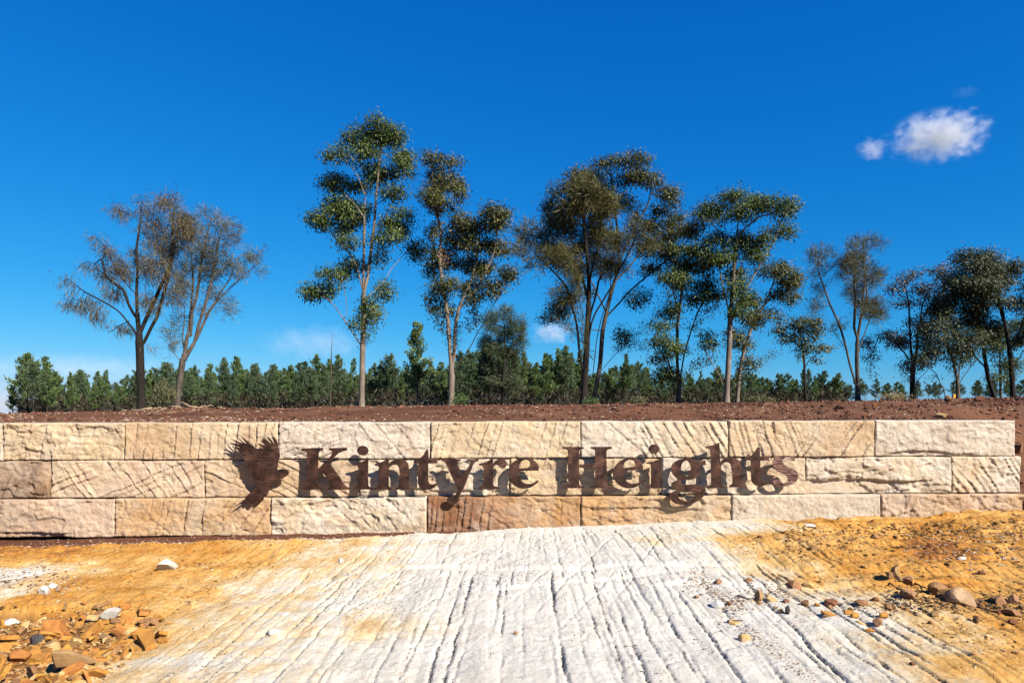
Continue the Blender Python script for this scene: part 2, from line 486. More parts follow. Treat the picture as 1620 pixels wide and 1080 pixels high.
def top_height(x, y):
    yw = ywall(x)
    crest = np.interp(x, CX, CZ)
    rim = np.interp(x, [-7, 7], [1.425, 1.455])
    s = sstep(0, 1, (y - yw - .40) / (13.0 - yw - .40))
    near = rim + (crest - rim) * s
    far = 1.665 + 0.0155 * np.clip(x, -300, 300) - 0.006 * (y - 13) - 0.03 * np.clip(y - 80, 0, 1e9)
    t = sstep(12.5, 22, y)
    z = near * (1 - t) + far * t
    z = z + (0.05 * (fbm(x * .9, y * .9, 4, 201) - .5) + 0.05 * (fbm(x * 3.1, y * 3.1, 4, 211) - .5)) * sstep(.3, 1.5, y - yw)
    z = z + 0.05 * np.exp(-((x + 6.1) / .7) ** 2 - ((y - 12.6) / .5) ** 2)
    return z

def ground_height(x, y):
    yw = ywall(x)
    low = rock_base(x, np.clip(y, 2.5, 9.4)) - 0.24
    top = top_height(x, y)
    right = sstep(6.93, 7.15, x)
    st_wall = sstep(.12, .34, y - yw)
    st_bank = sstep(-.35, 2.3, y - yw - 0.2 * (fbm(x * 1.2, y * .6, 2, 221) - .5))
    low2 = low + 0.20 * right
    return low2 + (top - low2) * (st_wall * (1 - right) + st_bank * right)

def spaced(core0, core1, step, lim0, lim1, grow=1.18):
    a = list(np.arange(core0, core1 + 1e-9, step))
    s = step; p = core1
    while p < lim1:
        s *= grow; p = min(p + s, lim1); a.append(p)
    s = step; p = core0; pre = []
    while p > lim0:
        s *= grow; p = max(p - s, lim0); pre.append(p)
    return np.array(pre[::-1] + a)

gxs = spaced(-13, 13, .05, -2500, 2500)
gys = spaced(8.6, 16.0, .04, -60, 2500)
AX, AY = np.meshgrid(gxs, gys)
AZ = ground_height(AX, AY)
b = NB('red_earth')
geo = b.n('ShaderNodeNewGeometry').outputs['Position']
f1 = b.noise(geo, 1.1, 5, 0.6, 0.3)
c = b.mix(b.maprange(f1, 0.35, 0.65), (.105, .044, .024), (.19, .088, .049))
c = b.mix(b.maprange(b.noise(geo, 0.42, 4, 0.6), 0.58, 0.70, 0, .45), c, (.16, .115, .095))
c = b.mix(b.maprange(b.noise(geo, 26, 4, 0.7), 0.58, 0.72, 0, .55), c, (.30, .15, .085))
h_ = b.bump(b.noise(geo, 9, 8, 0.7), 0.9, 0.05)
h_ = b.bump(b.noise(geo, 60, 4, 0.7), 0.6, 0.01, h_)
b.surf(Base_Color=c, Roughness=0.97, Specular_IOR_Level=0.1, Normal=h_)
M_EARTH = b.m
me = mesh_np('red_earth', np.stack([AX.ravel(), AY.ravel(), AZ.ravel()], 1), [grid_quads(len(gxs), len(gys))], True, M_EARTH)
tag(obj('ground', me), 'bare red brown earth mounded behind the sandstone wall', None, None, 'structure')

def gz(x, y):
    return float(ground_height(np.array([[float(x)]]), np.array([[float(y)]]))[0, 0])

# ------------------------------------------------------------------ the sandstone wall
JT = [(669, 664), (729, 721.5), (789, 780), (852, 840)]      # joint lines at px 0 and px 1610
def joint(c, px):
    a, bb = JT[c]
    return a + (bb - a) * px / 1610.0

wall = empty('sandstone_wall', tuple(O3), WA)
tag(wall, 'long low retaining wall of rock-faced sandstone blocks carrying the metal lettering', 'wall')

def block_mesh(name, u0, u1, z0, z1, style, seed, mat, gap=0.004):
    g = random.Random(seed)
    u0 += gap; u1 -= gap; z0 += gap * .7; z1 -= gap * .7
    st = 0.0125
    nu = max(8, int((u1 - u0) / st)); nv = max(8, int((z1 - z0) / st))
    u = np.linspace(u0, u1, nu); z = np.linspace(z0, z1, nv)
    U, Z = np.meshgrid(u, z)
    # irregular outline
    wu = 0.010 * (vnoise(Z * 9, Z * 0 + seed, 401) - .5); wz = 0.012 * (vnoise(U * 7, U * 0 + seed, 402) - .5)
    fu = (U - u0) / (u1 - u0); fz = (Z - z0) / (z1 - z0)
    h = 0.030 * (fbm(U * 1.6 + seed, Z * 2.2, 4, seed) - .5) + 0.022 * (fbm(U * 7, Z * 7 + seed, 4, seed + 3) - .5) \
        + 0.016 * (fbm(U * 22, Z * 22, 4, seed + 5, .6) - .5)
    rough = style.get('rough', 0.5)
    ck = np.abs(fbm(U * 2.3 + seed, Z * 3.0, 4, seed + 7) - .5)
    h = h - 0.018 * np.exp(-(ck / .010) ** 2) * sstep(.42, .6, vnoise(U * 2 + 5, Z * 3, seed + 8))
    rg = np.abs(fbm(U * 5 + seed, Z * 6.5, 4, seed + 6) - .5) * 2
    h = h + 0.020 * (.35 + rough) * (rg ** .7 - .45)
    # broken, stepped faces
    t = fbm(U * 1.9 + 3.3 * seed, Z * 3.1, 4, seed + 9) * 5.5
    fr = t - np.floor(t)
    h = h + 0.026 * rough * (np.floor(t) - 2.5 + sstep(.86, 1.0, fr))
    for (ang, sp, dep, ua, ub) in style.get('cuts', []):
        a = math.radians(ang)                # direction of the cut, from horizontal, anticlockwise
        cc = -U * math.sin(a) + Z * math.cos(a)
        al = U * math.cos(a) + Z * math.sin(a)
        cc = cc + 0.075 * sp / .12 * (fbm(al * 1.3 + seed, cc * 2.3, 3, seed + 21) - .5) + .02 * (vnoise(al * 9, cc * 3, seed + 22) - .5)
        p = cc / sp
        p = p + 1.7 * (vnoise(p * .55 + seed, p * 0, seed + 23) - .5)
        k = np.floor(p); f = p - k
        strength = np.clip(2.3 * vnoise(k * 3.7 + seed, al * 2.6, seed + 25) - .55, 0, 1.1)
        win = sstep(ua - .04, ua + .04, fu) * (1 - sstep(ub - .04, ub + .04, fu))
        prof = sstep(0, .10, f) * (1 - f) ** 1.3            # sharp lip, long slope
        groove = np.exp(-((f - .03) / .055) ** 2)
        h = h + dep * win * strength * (0.9 * prof - 0.35) - dep * 0.75 * win * strength * groove
    for (zz, uu0, uu1, dep) in style.get('clefts', []):
        line = zz + 0.22 * (fbm(fu * 3.1 + seed, fu * 0, 3, seed + 31) - .5)
        m = sstep(uu0 - .05, uu0 + .05, fu) * (1 - sstep(uu1 - .05, uu1 + .05, fu))
        h = h - dep * m * (1 - sstep(-.03, .03, fz - line)) * np.clip(1.15 - 0.5 * (line - fz), .5, 1.2)
    # worn arrises
    du = np.minimum(U - u0, u1 - U); dz = np.minimum(Z - z0, z1 - Z)
    ed = np.minimum(du, dz) + 0.010 * (fbm(U * 14, Z * 14, 3, seed + 41) - .5)
    h = h - 0.026 * (1 - sstep(0, .010, ed)) ** 1.5
    h = np.clip(h, -0.075, 0.06)
    U2 = U + wu * (np.abs(fu - .5) * 2) ** 8; Z2 = Z + wz * (np.abs(fz - .5) * 2) ** 8
    V = np.stack([U2.ravel(), -h.ravel(), Z2.ravel()], 1)
    quads = grid_quads(nu, nv)
    # border ring back to a box
    ring = np.concatenate([np.arange(nu), (np.arange(1, nv) * nu + nu - 1), ((nv - 1) * nu + np.arange(nu - 2, -1, -1)), (np.arange(nv - 2, 0, -1) * nu)])
    nb = len(V)
    back = V[ring].copy(); back[:, 1] = 0.45
    V = np.concatenate([V, back])
    i = np.arange(len(ring)); j = (i + 1) % len(ring)
    skirt = np.stack([ring[j], ring[i], nb + i, nb + j], 1)
    mid = np.array([[(u0 + u1) / 2, 0.45, (z0 + z1) / 2]])
    V = np.concatenate([V, mid])
    cap = np.stack([nb + j, nb + i, np.full(len(ring), len(V) - 1)], 1)
    return mesh_np(name, V, [quads, skirt, cap], False, mat)

WHT = (.61, .565, .505); GRY = (.53, .485, .435); CRM = (.585, .485, .365); YEL = (.56, .44, .295); TAN = (.505, .375, .245)
OCH = (.45, .27, .13); BRN = (.27, .175, .12); PNK = (.54, .41, .32); RED = (.17, .075, .045); LIL = (.57, .52, .49)
cut = lambda a, s, d, ua=-.1, ub=1.1: (a, s, d, ua, ub)
BL = [
 # course, px0, px1, colours a, b, stain, gradient along the block?, style
 (0, -170, 3, WHT, GRY, None, 0, dict(rough=.5)),
 (0, 3, 196, CRM, YEL, TAN, 0, dict(rough=.7, cuts=[cut(-8, .16, .012), cut(-105, .13, .012)])),
 (0, 196, 440, TAN, CRM, YEL, 1, dict(rough=.25, cuts=[cut(-96, .125, .026)])),
 (0, 440, 681, LIL, WHT, PNK, 0, dict(rough=.5, cuts=[cut(20, .085, .018, -.1, .8), cut(-50, .2, .012, .5, 1.1)])),
 (0, 681, 919, CRM, YEL, WHT, 0, dict(rough=.45, cuts=[cut(-106, .125, .022)])),
 (0, 919, 1153, WHT, CRM, None, 1, dict(rough=.35, cuts=[cut(-58, .105, .030, .42, 1.1), cut(-40, .2, .010, -.1, .5)])),
 (0, 1153, 1385, CRM, TAN, CRM, 0, dict(rough=.3, cuts=[cut(-72, .10, .024, -.1, .5), cut(-125, .105, .028, .42, 1.1)])),
 (0, 1385, 1608, WHT, GRY, WHT, 0, dict(rough=.35, clefts=[(.12, .1, .7, .035)])),
 (1, -170, 79, (.19, .12, .08), (.30, .20, .13), (.10, .07, .05), 0, dict(rough=.9, cuts=[cut(-115, .12, .020)])),
 (1, 79, 323, CRM, PNK, YEL, 0, dict(rough=.3, cuts=[cut(24, .135, .026), cut(-55, .15, .022)])),
 (1, 323, 568, TAN, PNK, CRM, 0, dict(rough=.35, cuts=[cut(-26, .12, .024), cut(20, .2, .012)])),
 (1, 568, 807, WHT, CRM, PNK, 0, dict(rough=.8, clefts=[(.18, .0, .9, .03)])),
 (1, 807, 1047, YEL, TAN, CRM, 0, dict(rough=.6, cuts=[cut(-100, .15, .018)])),
 (1, 1047, 1276, GRY, CRM, None, 1, dict(rough=.5)),
 (1, 1276, 1506, WHT, CRM, GRY, 0, dict(rough=.9, clefts=[(.36, .18, .85, .05), (.3, -.1, .25, .06)])),
 (1, 1506, 1617, CRM, WHT, OCH, 1, dict(rough=.4, cuts=[cut(-52, .09, .026)])),
 (2, -170, 184, (.36, .245, .175), PNK, (.24, .15, .10), 1, dict(rough=.6, clefts=[(.15, .45, .8, .03)])),
 (2, 184, 431, TAN, (.50, .31, .15), CRM, 0, dict(rough=.4, cuts=[cut(-98, .16, .022, -.1, .6), cut(-128, .15, .022, .5, 1.1)])),
 (2, 431, 676, CRM, WHT, TAN, 0, dict(rough=.8, cuts=[cut(-48, .22, .012)])),
 (2, 676, 918, (.22, .10, .055), OCH, RED, 1, dict(rough=.5, cuts=[cut(-96, .105, .034, -.1, .42), cut(-35, .18, .012, .35, 1.1)])),
 (2, 918, 1156, OCH, TAN, (.58, .42, .24), 1, dict(rough=.8, clefts=[(.66, .05, .8, .03)], cuts=[cut(-14, .15, .012)])),
 (2, 1156, 1391, GRY, (.60, .54, .46), CRM, 0, dict(rough=.12, cuts=[cut(-120, .08, .007)])),
 (2, 1391, 1615, TAN, PNK, BRN, 0, dict(rough=.6, cuts=[cut(-110, .12, .018, -.1, .4), cut(-25, .15, .014)])),
]
for i, (c, p0, p1, ca, cb, cc, gr, style) in enumerate(BL):
    u0, zt0 = px_wall(p0, joint(c, p0)); u1, zt1 = px_wall(p1, joint(c, p1))
    zt = .5 * (zt0 + zt1)
    zb = .5 * (px_wall(p0, joint(c + 1, p0))[1] + px_wall(p1, joint(c + 1, p1))[1])
    if c == 2: zb = zt - 0.50 if p1 < 700 else min(zb, zt - 0.5)
    m = mat_stone('sandstone', ca, cb, cc, (u0 + .25 * (u1 - u0), u0 + .75 * (u1 - u0)) if gr else None, .55, i + 1)
    me = block_mesh('stone_block', u0, u1, zb, zt, style, 500 + i * 7, m)
    me.polygons.foreach_set('use_smooth', np.ones(len(me.polygons), bool))
    blk = obj('stone_block', me, wall)
    if c == 2: blk.location = (0, -.055, 0)          # the bottom course stands proud of the two above it

# ------------------------------------------------------------------ metal lettering
def mat_steel(name, lo, hi, bright, rot):
    b = NB(name)
    co = b.objco()
    f1 = b.noise(co, 7.0, 5, 0.65, 0.8)
    c = b.mix(b.maprange(f1, 0.38, 0.66), (.022, .011, .008), (.088, .042, .029))
    br = b.n('ShaderNodeMapping', {'Vector': co, 'Scale': (3.0, 1.0, 26.0), 'Rotation': (0, rot, 0)}).outputs[0]
    streak = b.maprange(b.noise(br, 3.0, 5, 0.6, 0.5), 0.46, 0.70)
    pol = b.math('MULTIPLY', streak, b.maprange(b.noise(co, 3.4, 3, 0.5), lo, hi))
    c = b.mix(b.math('MULTIPLY', pol, .9), c, bright)
    ro = b.math('SUBTRACT', b.maprange(b.noise(co, 11, 4, 0.6), 0.3, 0.7, 0.36, 0.56), b.math('MULTIPLY', pol, 0.10))
    b.surf(Base_Color=c, Metallic=0.72, Roughness=ro, Normal=b.bump(b.noise(br, 6, 4, 0.6), 0.2, 0.003))
    return b.m
M_STEEL = mat_steel('bronzed_steel', .50, .62, (.36, .18, .12), .5)
M_STEELB = mat_steel('bronzed_steel_streaked', .42, .62, (.26, .135, .092), .95)
M_STEELS = mat_steel('brushed_copper', .20, .45, (.62, .36, .31), 1.1)
b = NB('rod_steel'); b.surf(Base_Color=(.07, .05, .045), Metallic=.6, Roughness=.5); M_ROD = b.m

STAND = 0.14
def smooth_path(pts):
    """closed path; a point with a third entry is a corner, others are rounded (Catmull-Rom)"""
    n = len(pts); out = []
    P = [np.array(p[:2], float) for p in pts]; C = [len(p) > 2 for p in pts]
    for i in range(n):
        j = (i + 1) % n
        if C[i] and C[j]:
            out.append(P[i]); continue
        p0 = P[i - 1] if not C[i] else P[i] - (P[j] - P[i]) * .3
        p3 = P[(j + 1) % n] if not C[j] else P[j] + (P[j] - P[i]) * .3
        p1, p2 = P[i], P[j]
        for k in range(6):
            t = k / 6.0
            out.append(.5 * ((2 * p1) + (-p0 + p2) * t + (2 * p0 - 5 * p1 + 4 * p2 - p3) * t * t + (-p0 + 3 * p1 - 3 * p2 + p3) * t ** 3))
    return out

def ellipse(cx, cy, rx, ry, n=28):
    return [(cx + rx * math.cos(2 * math.pi * k / n), cy + ry * math.sin(2 * math.pi * k / n)) for k in range(n)]

def plate_mesh(name, loops_uz, thick, mat):
    cu = bpy.data.curves.new(name, 'CURVE')
    cu.dimensions = '2D'; cu.fill_mode = 'BOTH'; cu.extrude = thick / 2; cu.bevel_depth = 0.0012; cu.bevel_resolution = 1
    for lp in loops_uz:
        sp = cu.splines.new('POLY'); sp.points.add(len(lp) - 1); sp.use_cyclic_u = True
        for p, q in zip(sp.points, lp): p.co = (q[0], q[1], 0, 1)
    o = bpy.data.objects.new(name, cu); COL.objects.link(o)
    dg = bpy.context.evaluated_depsgraph_get()
    me = bpy.data.meshes.new_from_object(o.evaluated_get(dg))
    bpy.data.objects.remove(o); bpy.data.curves.remove(cu)
    me.name = name
    me.transform(Matrix(((1, 0, 0, 0), (0, 0, -1, 0), (0, 1, 0, 0), (0, 0, 0, 1))))
    me.materials.clear(); me.materials.append(mat)
    return me

def tube_np(path, radii, sides=6, cap=True):
    P = np.asarray(path, float); n = len(P)
    T = np.zeros_like(P); T[1:-1] = P[2:] - P[:-2]; T[0] = P[1] - P[0]; T[-1] = P[-1] - P[-2]
    T /= np.linalg.norm(T, axis=1, keepdims=True) + 1e-12
    ref = np.array([0.31, 0.95, 0.05]) if abs(T[0][1]) < .9 else np.array([1.0, 0.1, 0.2])
    A = np.cross(T, ref); A /= np.linalg.norm(A, axis=1, keepdims=True) + 1e-9
    B = np.cross(T, A)
    a = np.arange(sides) * 2 * math.pi / sides
    R = np.asarray(radii, float)[:, None, None]
    V = P[:, None, :] + R * (np.cos(a)[None, :, None] * A[:, None, :] + np.sin(a)[None, :, None] * B[:, None, :])
    V = V.reshape(-1, 3)
    i = (np.arange(n - 1)[:, None] * sides + np.arange(sides)[None, :]).ravel()
    j = (np.arange(n - 1)[:, None] * sides + (np.arange(sides)[None, :] + 1) % sides).ravel()
    return V, np.stack([i, j, j + sides, i + sides], 1)

ROD_V, ROD_Q = tube_np([(0, 0, 0), (0, STAND + .03, 0)], [.0045, .0045], 6)
ROD_ME = mesh_np('mounting_rod', ROD_V, [ROD_Q], True, M_ROD)

def sign_piece(name, label, parts, rods, cat, group, thick=.009, mat=None):
    """parts: list of (part name, [loops in photo px]); rods: px positions"""
    allp = np.array([p for _, lps in parts for lp in lps for p in lp])
    cpx = .5 * (allp[:, 0].min() + allp[:, 0].max()); cpy = allp[:, 1].max()
    u0, z0 = px_wall(cpx, cpy, STAND)
    root = empty(name, tuple(wall_world(u0, STAND, z0)), WA)
    tag(root, label, cat, group)
    for pn, lps in parts:
        uz = [[(lambda q: (q[0] - u0, q[1] - z0))(px_wall(p[0], p[1], STAND)) for p in lp] for lp in lps]
        obj(pn, plate_mesh(pn, uz, thick, mat or M_STEEL), root)
    for (rx, ry) in rods:
        u, z = px_wall(rx, ry, STAND)
        obj('mounting_rod', ROD_ME, root, (u - u0, .003, z - z0))
    return root

def Z(ox, oy, s, pts, curve=True):
    q = [((p[0] / s + ox, p[1] / s + oy) + tuple(p[2:])) for p in pts]
    return smooth_path(q) if curve else q

c1 = 1
Kp = [(130,150,1),(500,142,1),(505,168,1),(450,185),(424,225,1),(412,485,1),(445,470),(530,380),(620,290),(655,225),(640,192),(595,178,1),(597,145,1),(905,140,1),(905,180,1),(820,205),(740,250),(680,315),(615,400,1),(860,760,1),(905,806),(965,820,1),(960,852,1),(575,855,1),(575,826,1),(628,800,1),(560,650),(468,530,1),(412,552,1),(404,745,1),(425,800),(495,825,1),(492,852,1),(110,856,1),(110,828,1),(180,805),(213,745,1),(228,235,1),(205,198),(130,186,1)]
ip = [(462,322,1),(455,750,1),(475,805),(545,825,1),(540,852,1),(195,850,1),(195,825,1),(255,808),(285,770,1),(291,490,1),(270,445),(215,447,1),(212,408,1),(320,390),(400,355)]
np_ = [(270,325,1),(271,415,1),(330,365),(420,337),(500,337),(570,370),(605,425),(618,520,1),(612,775,1),(635,815),(700,830,1),(697,852,1),(385,850,1),(390,826,1),(430,808),(447,765,1),(455,540,1),(440,462),(400,432),(340,432),(272,480,1),(268,770,1),(285,806),(320,825,1),(314,850,1),(10,852,1),(14,826,1),(70,806),(97,765,1),(105,490,1),(90,455),(35,442,1),(36,412,1),(130,390),(210,355)]
tp = [(158,66,1),(192,64,1),(192,225,1),(345,225,1),(345,295,1),(190,298,1),(187,580,1),(205,635),(245,660),(290,650),(335,638,1),(346,655,1),(300,705),(220,740),(120,748),(50,715),(15,640),(10,560,1),(18,295,1),(-58,290,1),(-60,257,1),(-6,237),(94,172),(143,90)]
yp = [(410,232,1),(745,228,1),(742,258,1),(700,265),(682,300,1),(780,497,1),(905,310),(895,268),(850,256,1),(850,230,1),(1050,228,1),(1045,258,1),(985,282),(950,335,1),(795,720,1),(730,840),(695,950),(650,990),(590,995),(530,975),(505,935),(520,890),(570,860),(645,848,1),(697,750,1),(500,325,1),(470,278),(412,256,1)]
rp = [(292,238,1),(295,330,1),(340,275),(420,250),(480,265),(510,320),(490,375),(450,395),(410,385),(370,350),(335,345),(299,378,1),(298,640,1),(315,672),(388,690,1),(388,715,1),(72,722,1),(75,690,1),(130,670),(143,635,1),(145,390,1),(125,358),(78,350,1),(78,325,1),(170,305),(240,270)]
ep = [(1002,430,1),(1005,370),(960,300),(880,245),(780,235),(680,255),(590,320),(540,400),(530,500),(560,590),(620,660),(700,700),(790,710),(880,690),(960,640),(1003,590,1),(985,580,1),(920,625),(850,640),(780,625),(720,570),(692,490),(690,438,1)]
eh = [(700,398,1),(702,340),(735,292),(795,265),(850,275),(875,320),(862,365),(828,392,1)]
Hp = [(105,125,1),(465,125,1),(468,155,1),(410,170),(390,205,1),(388,425,1),(662,422,1),(662,200,1),(645,172),(585,155,1),(590,125,1),(945,122,1),(945,158,1),(880,170),(856,205,1),(865,765,1),(885,790),(960,800,1),(957,828,1),(585,830,1),(587,797,1),(650,780),(668,745,1),(665,490,1),(388,480,1),(390,745,1),(410,785),(475,800,1),(470,828,1),(105,828,1),(110,797,1),(185,780),(205,745,1),(200,200,1),(180,168),(108,150,1)]
e2 = [(620,522,1),(612,440),(570,370),(500,320),(410,305),(310,325),(200,390),(120,490),(100,570),(130,680),(200,770),(300,820),(400,830),(500,805),(580,750),(628,697,1),(605,690,1),(540,735),(460,752),(380,740),(310,680),(282,590),(278,524,1)]
e2h = [(280,488,1),(290,420),(330,365),(400,342),(460,365),(485,420),(476,462,1)]
i2 = [(930,318,1),(935,770,1),(955,798),(1012,805,1),(1000,830,1),(670,830,1),(675,800,1),(735,785),(755,745,1),(755,450,1),(735,416),(678,412,1),(680,390,1),(790,375),(870,345)]
gp = [(820,250,1),(822,322,1),(724,322,1),(735,400),(720,470),(660,540),(580,575),(500,580),(440,577),(410,600),(405,628),(440,657),(520,660),(680,662),(760,695),(800,760),(790,850),(720,920),(600,975),(430,1005),(300,980),(220,910),(205,850),(240,800),(325,755,1),(275,722),(240,655),(290,605),(382,570,1),(300,525),(245,450),(232,370),(270,300),(350,245),(460,215),(560,218),(650,250),(722,258,1)]
gh2 = [(400,787,1),(600,787,1),(645,830),(630,890),(540,935),(430,940),(370,900),(355,850)]
hp = [(355,52,1),(370,395,1),(420,340),(500,308),(580,305),(660,335),(710,390),(730,470,1),(745,745,1),(770,782),(832,790,1),(828,808,1),(525,812,1),(533,785,1),(575,755),(583,720,1),(575,520,1),(550,425),(500,388),(440,392),(384,440,1),(387,745,1),(405,782),(445,795,1),(440,820,1),(140,832,1),(145,797,1),(200,780),(218,740,1),(205,205,1),(185,165),(122,148,1),(120,115,1),(230,100),(300,75)]
t2 = [(272,130),(292,116),(312,124,1),(315,268,1),(458,265,1),(458,322,1),(320,325,1),(322,590,1),(345,640),(390,660),(450,640,1),(460,660,1),(400,705),(320,728),(240,705),(190,650),(180,580,1),(172,325,1),(95,318,1),(95,285,1),(160,265),(230,200)]
sp_ = [(868,262,1),(850,332,1),(820,320),(780,290),(720,285),(675,310),(660,350),(690,390),(780,430),(860,470),(905,540),(895,620),(840,680),(760,715),(650,725),(560,705),(515,660,1),(512,580,1),(535,553,1),(560,575),(610,650),(670,678),(735,670),(755,620),(720,560),(640,520),(555,460),(512,390),(530,310),(600,265),(700,245),(800,253)]

G1 = 'dark bronzed metal letters standing off the wall'
sign_piece('sign_letter', 'bronzed metal capital letter K beside the metal bird', [('face_plate', [Z(465,695,10.8,Kp)])], [(496,716),(496,768),(538,765)], 'letter', G1)
sign_piece('sign_letter', 'bronzed metal small letter i with round dot, right after capital K', [('stem_plate', [Z(540,695,10.8,ip)]), ('dot_plate', [Z(540,695,10.8,ellipse(367,187,97,82),False)])], [(575,738),(575,768),(572,714)], 'letter', G1)
sign_piece('sign_letter', 'bronzed metal small letter n, third letter of the first word', [('face_plate', [Z(590,695,10.8,np_)])], [(607,740),(607,768),(640,745)], 'letter', G1)
sign_piece('sign_letter', 'bronzed metal small letter t standing between n and y', [('face_plate', [Z(660,705,10.8,tp)])], [(670,722),(670,765)], 'letter', G1)
sign_piece('sign_letter', 'bronzed metal small letter y with tail hanging onto the bottom course', [('face_plate', [Z(660,705,10.8,yp)])], [(708,735),(752,730),(718,790)], 'letter', G1)
sign_piece('sign_letter', 'bronzed metal small letter r near the end of the first word', [('face_plate', [Z(750,700,9.818,rp)])], [(772,738),(772,768)], 'letter', G1)
sign_piece('sign_letter', 'bronzed metal small letter e ending the first word', [('face_plate', [Z(750,700,9.818,ep), Z(750,700,9.818,eh)])], [(810,745),(845,735),(830,770)], 'letter', G1)
sign_piece('sign_letter', 'bronzed metal capital letter H beginning the second word', [('face_plate', [Z(880,695,10.8,Hp)])], [(907,716),(907,766),(951,716),(951,766)], 'letter', G1)
sign_piece('sign_letter', 'bronzed metal small letter e right after capital H', [('face_plate', [Z(960,695,10.8,e2), Z(960,695,10.8,e2h)])], [(976,745),(1012,736),(992,768)], 'letter', G1)
sign_piece('sign_letter', 'bronzed metal small letter i with round dot in the second word', [('stem_plate', [Z(960,695,10.8,i2)]), ('dot_plate', [Z(960,695,10.8,ellipse(805,162,90,80),False)])], [(1038,735),(1038,765),(1031,714),(1038,710)], 'letter', G1)
sign_piece('sign_letter', 'bronzed metal small letter g with looped tail reaching below the line', [('face_plate', [Z(1040,705,10.8,gp), Z(1040,705,10.8,ellipse(486,388,86,138,32),False), Z(1040,705,10.8,gh2)])], [(1070,740),(1100,735),(1085,795)], 'letter', G1)
sign_piece('sign_letter', 'bronzed metal tall small letter h with high straight stem', [('face_plate', [Z(1105,695,10.8,hp)])], [(1129,715),(1130,765),(1166,745)], 'letter', G1)
sign_piece('sign_letter', 'bronzed metal small letter t next to the last letter s', [('face_plate', [Z(1170,695,9.818,t2)])], [(1195,715),(1195,760)], 'letter', G1)
sign_piece('sign_letter', 'brightly brushed metal small letter s ending the lettering', [('face_plate', [Z(1170,695,9.818,sp_)])], [(1228,725),(1252,727),(1224,765),(1255,760)], 'letter', G1, mat=M_STEELS)

bird = [(445,268,1),(400,232),(345,182),(270,125,1),(338,206,1),(322,212,1),(215,128,1),(300,207,1),(285,205,1),(178,165,1),(240,205,1),(278,222,1),(165,205,1),(200,225,1),(268,252,1),(212,262,1),(262,280,1),(250,300,1),(285,325,1),(282,345,1),(315,372,1),(318,400,1),(345,440,1),(342,462,1),(370,490,1),(368,515,1),(400,550,1),(402,572,1),(430,598,1),(455,628,1),(452,650),(430,690),(350,760,1),(335,775),(325,800,1),(205,890,1),(322,828,1),(325,848,1),(380,832,1),(392,850),(420,838),(452,800,1),(465,824),(500,812),(525,785,1),(560,752),(590,685),(615,640),(640,608),(672,596,1),(690,592),(740,572),(782,543),(790,518),(770,490),(720,484),(680,492),(664,512,1),(668,470,1),(676,400),(692,350),(690,310),(676,250,1),(672,210),(652,165),(618,133,1),(612,145),(640,212,1),(625,205,1),(592,160),(558,135,1),(565,155),(610,218,1),(590,205,1),(545,170),(505,158,1),(515,175,1),(485,178,1),(545,235,1),(460,212,1),(470,225,1),(520,262,1),(480,265,1),(455,265,1)]
sign_piece('bird_emblem', 'bronzed metal cut-out of a flying bird with spread wing feathers, left of the letters', [('body_plate', [Z(340,670,6.75,bird)])],
           [(392,735),(425,720),(410,765),(445,755)], 'bird emblem', None, mat=M_STEELB)

# ------------------------------------------------------------------ trees
def unit(v): return v / (np.linalg.norm(v, axis=-1, keepdims=True) + 1e-12)

def leaf_quads(P, D, L, Wd, side, bend=0.0):
    """diamond leaves: base P, direction D, length L, width vector side*Wd"""
    n = len(P)
    m = P + D * (L * .45)[:, None]
    if bend: m = m + np.array([0, 0, 1.0]) * (bend * L)[:, None]
    V = np.stack([P, m + side * (Wd * .5)[:, None], P + D * L[:, None], m - side * (Wd * .5)[:, None]], 1).reshape(-1, 3)
    q = np.arange(n * 4).reshape(n, 4)
    return V, q

def grow(seedP, seedPar, A, step, infl, kill, iters=90, trop=(0, 0, .08)):
    """space colonisation from the traced limbs towards the points of the crown"""
    P = [np.array(p) for p in seedP]; par = list(seedPar)
    A = np.asarray(A); alive = np.ones(len(A), bool)
    N = np.array(P)
    d2 = ((A[:, None, :] - N[None]) ** 2).sum(-1)
    near = d2.argmin(1); nd = np.sqrt(d2.min(1))
    seen = {}
    trop = np.array(trop)
    for it in range(iters):
        act = alive & (nd < infl)
        if not act.any():
            if alive.any() and it < 4:
                infl *= 1.6; continue
            break
        idx = near[act]
        PA = np.array(P)
        dirs = unit(A[act] - PA[idx])
        acc = np.zeros_like(PA); np.add.at(acc, idx, dirs)
        src = np.unique(idx)
        dd = unit(unit(acc[src]) + trop + rng.normal(0, .10, (len(src), 3)))
        newP = []; newPar = []
        for k, s in enumerate(src):
            c = seen.get(s, 0)
            if c > 3: 
                m = act & (near == s); alive &= ~m; continue
            seen[s] = c + 1
            newP.append(PA[s] + dd[k] * step); newPar.append(int(s))
        if not newP: continue
        base = len(P)
        P.extend(newP); par.extend(newPar)
        NP = np.array(newP)
        dist = np.sqrt(((A[:, None, :] - NP[None]) ** 2).sum(-1))
        b_ = dist.argmin(1); bd = dist[np.arange(len(A)), b_]
        up = bd < nd
        nd[up] = bd[up]; near[up] = base + b_[up]
        alive &= ~(nd < kill)
    return np.array(P), np.array(par)

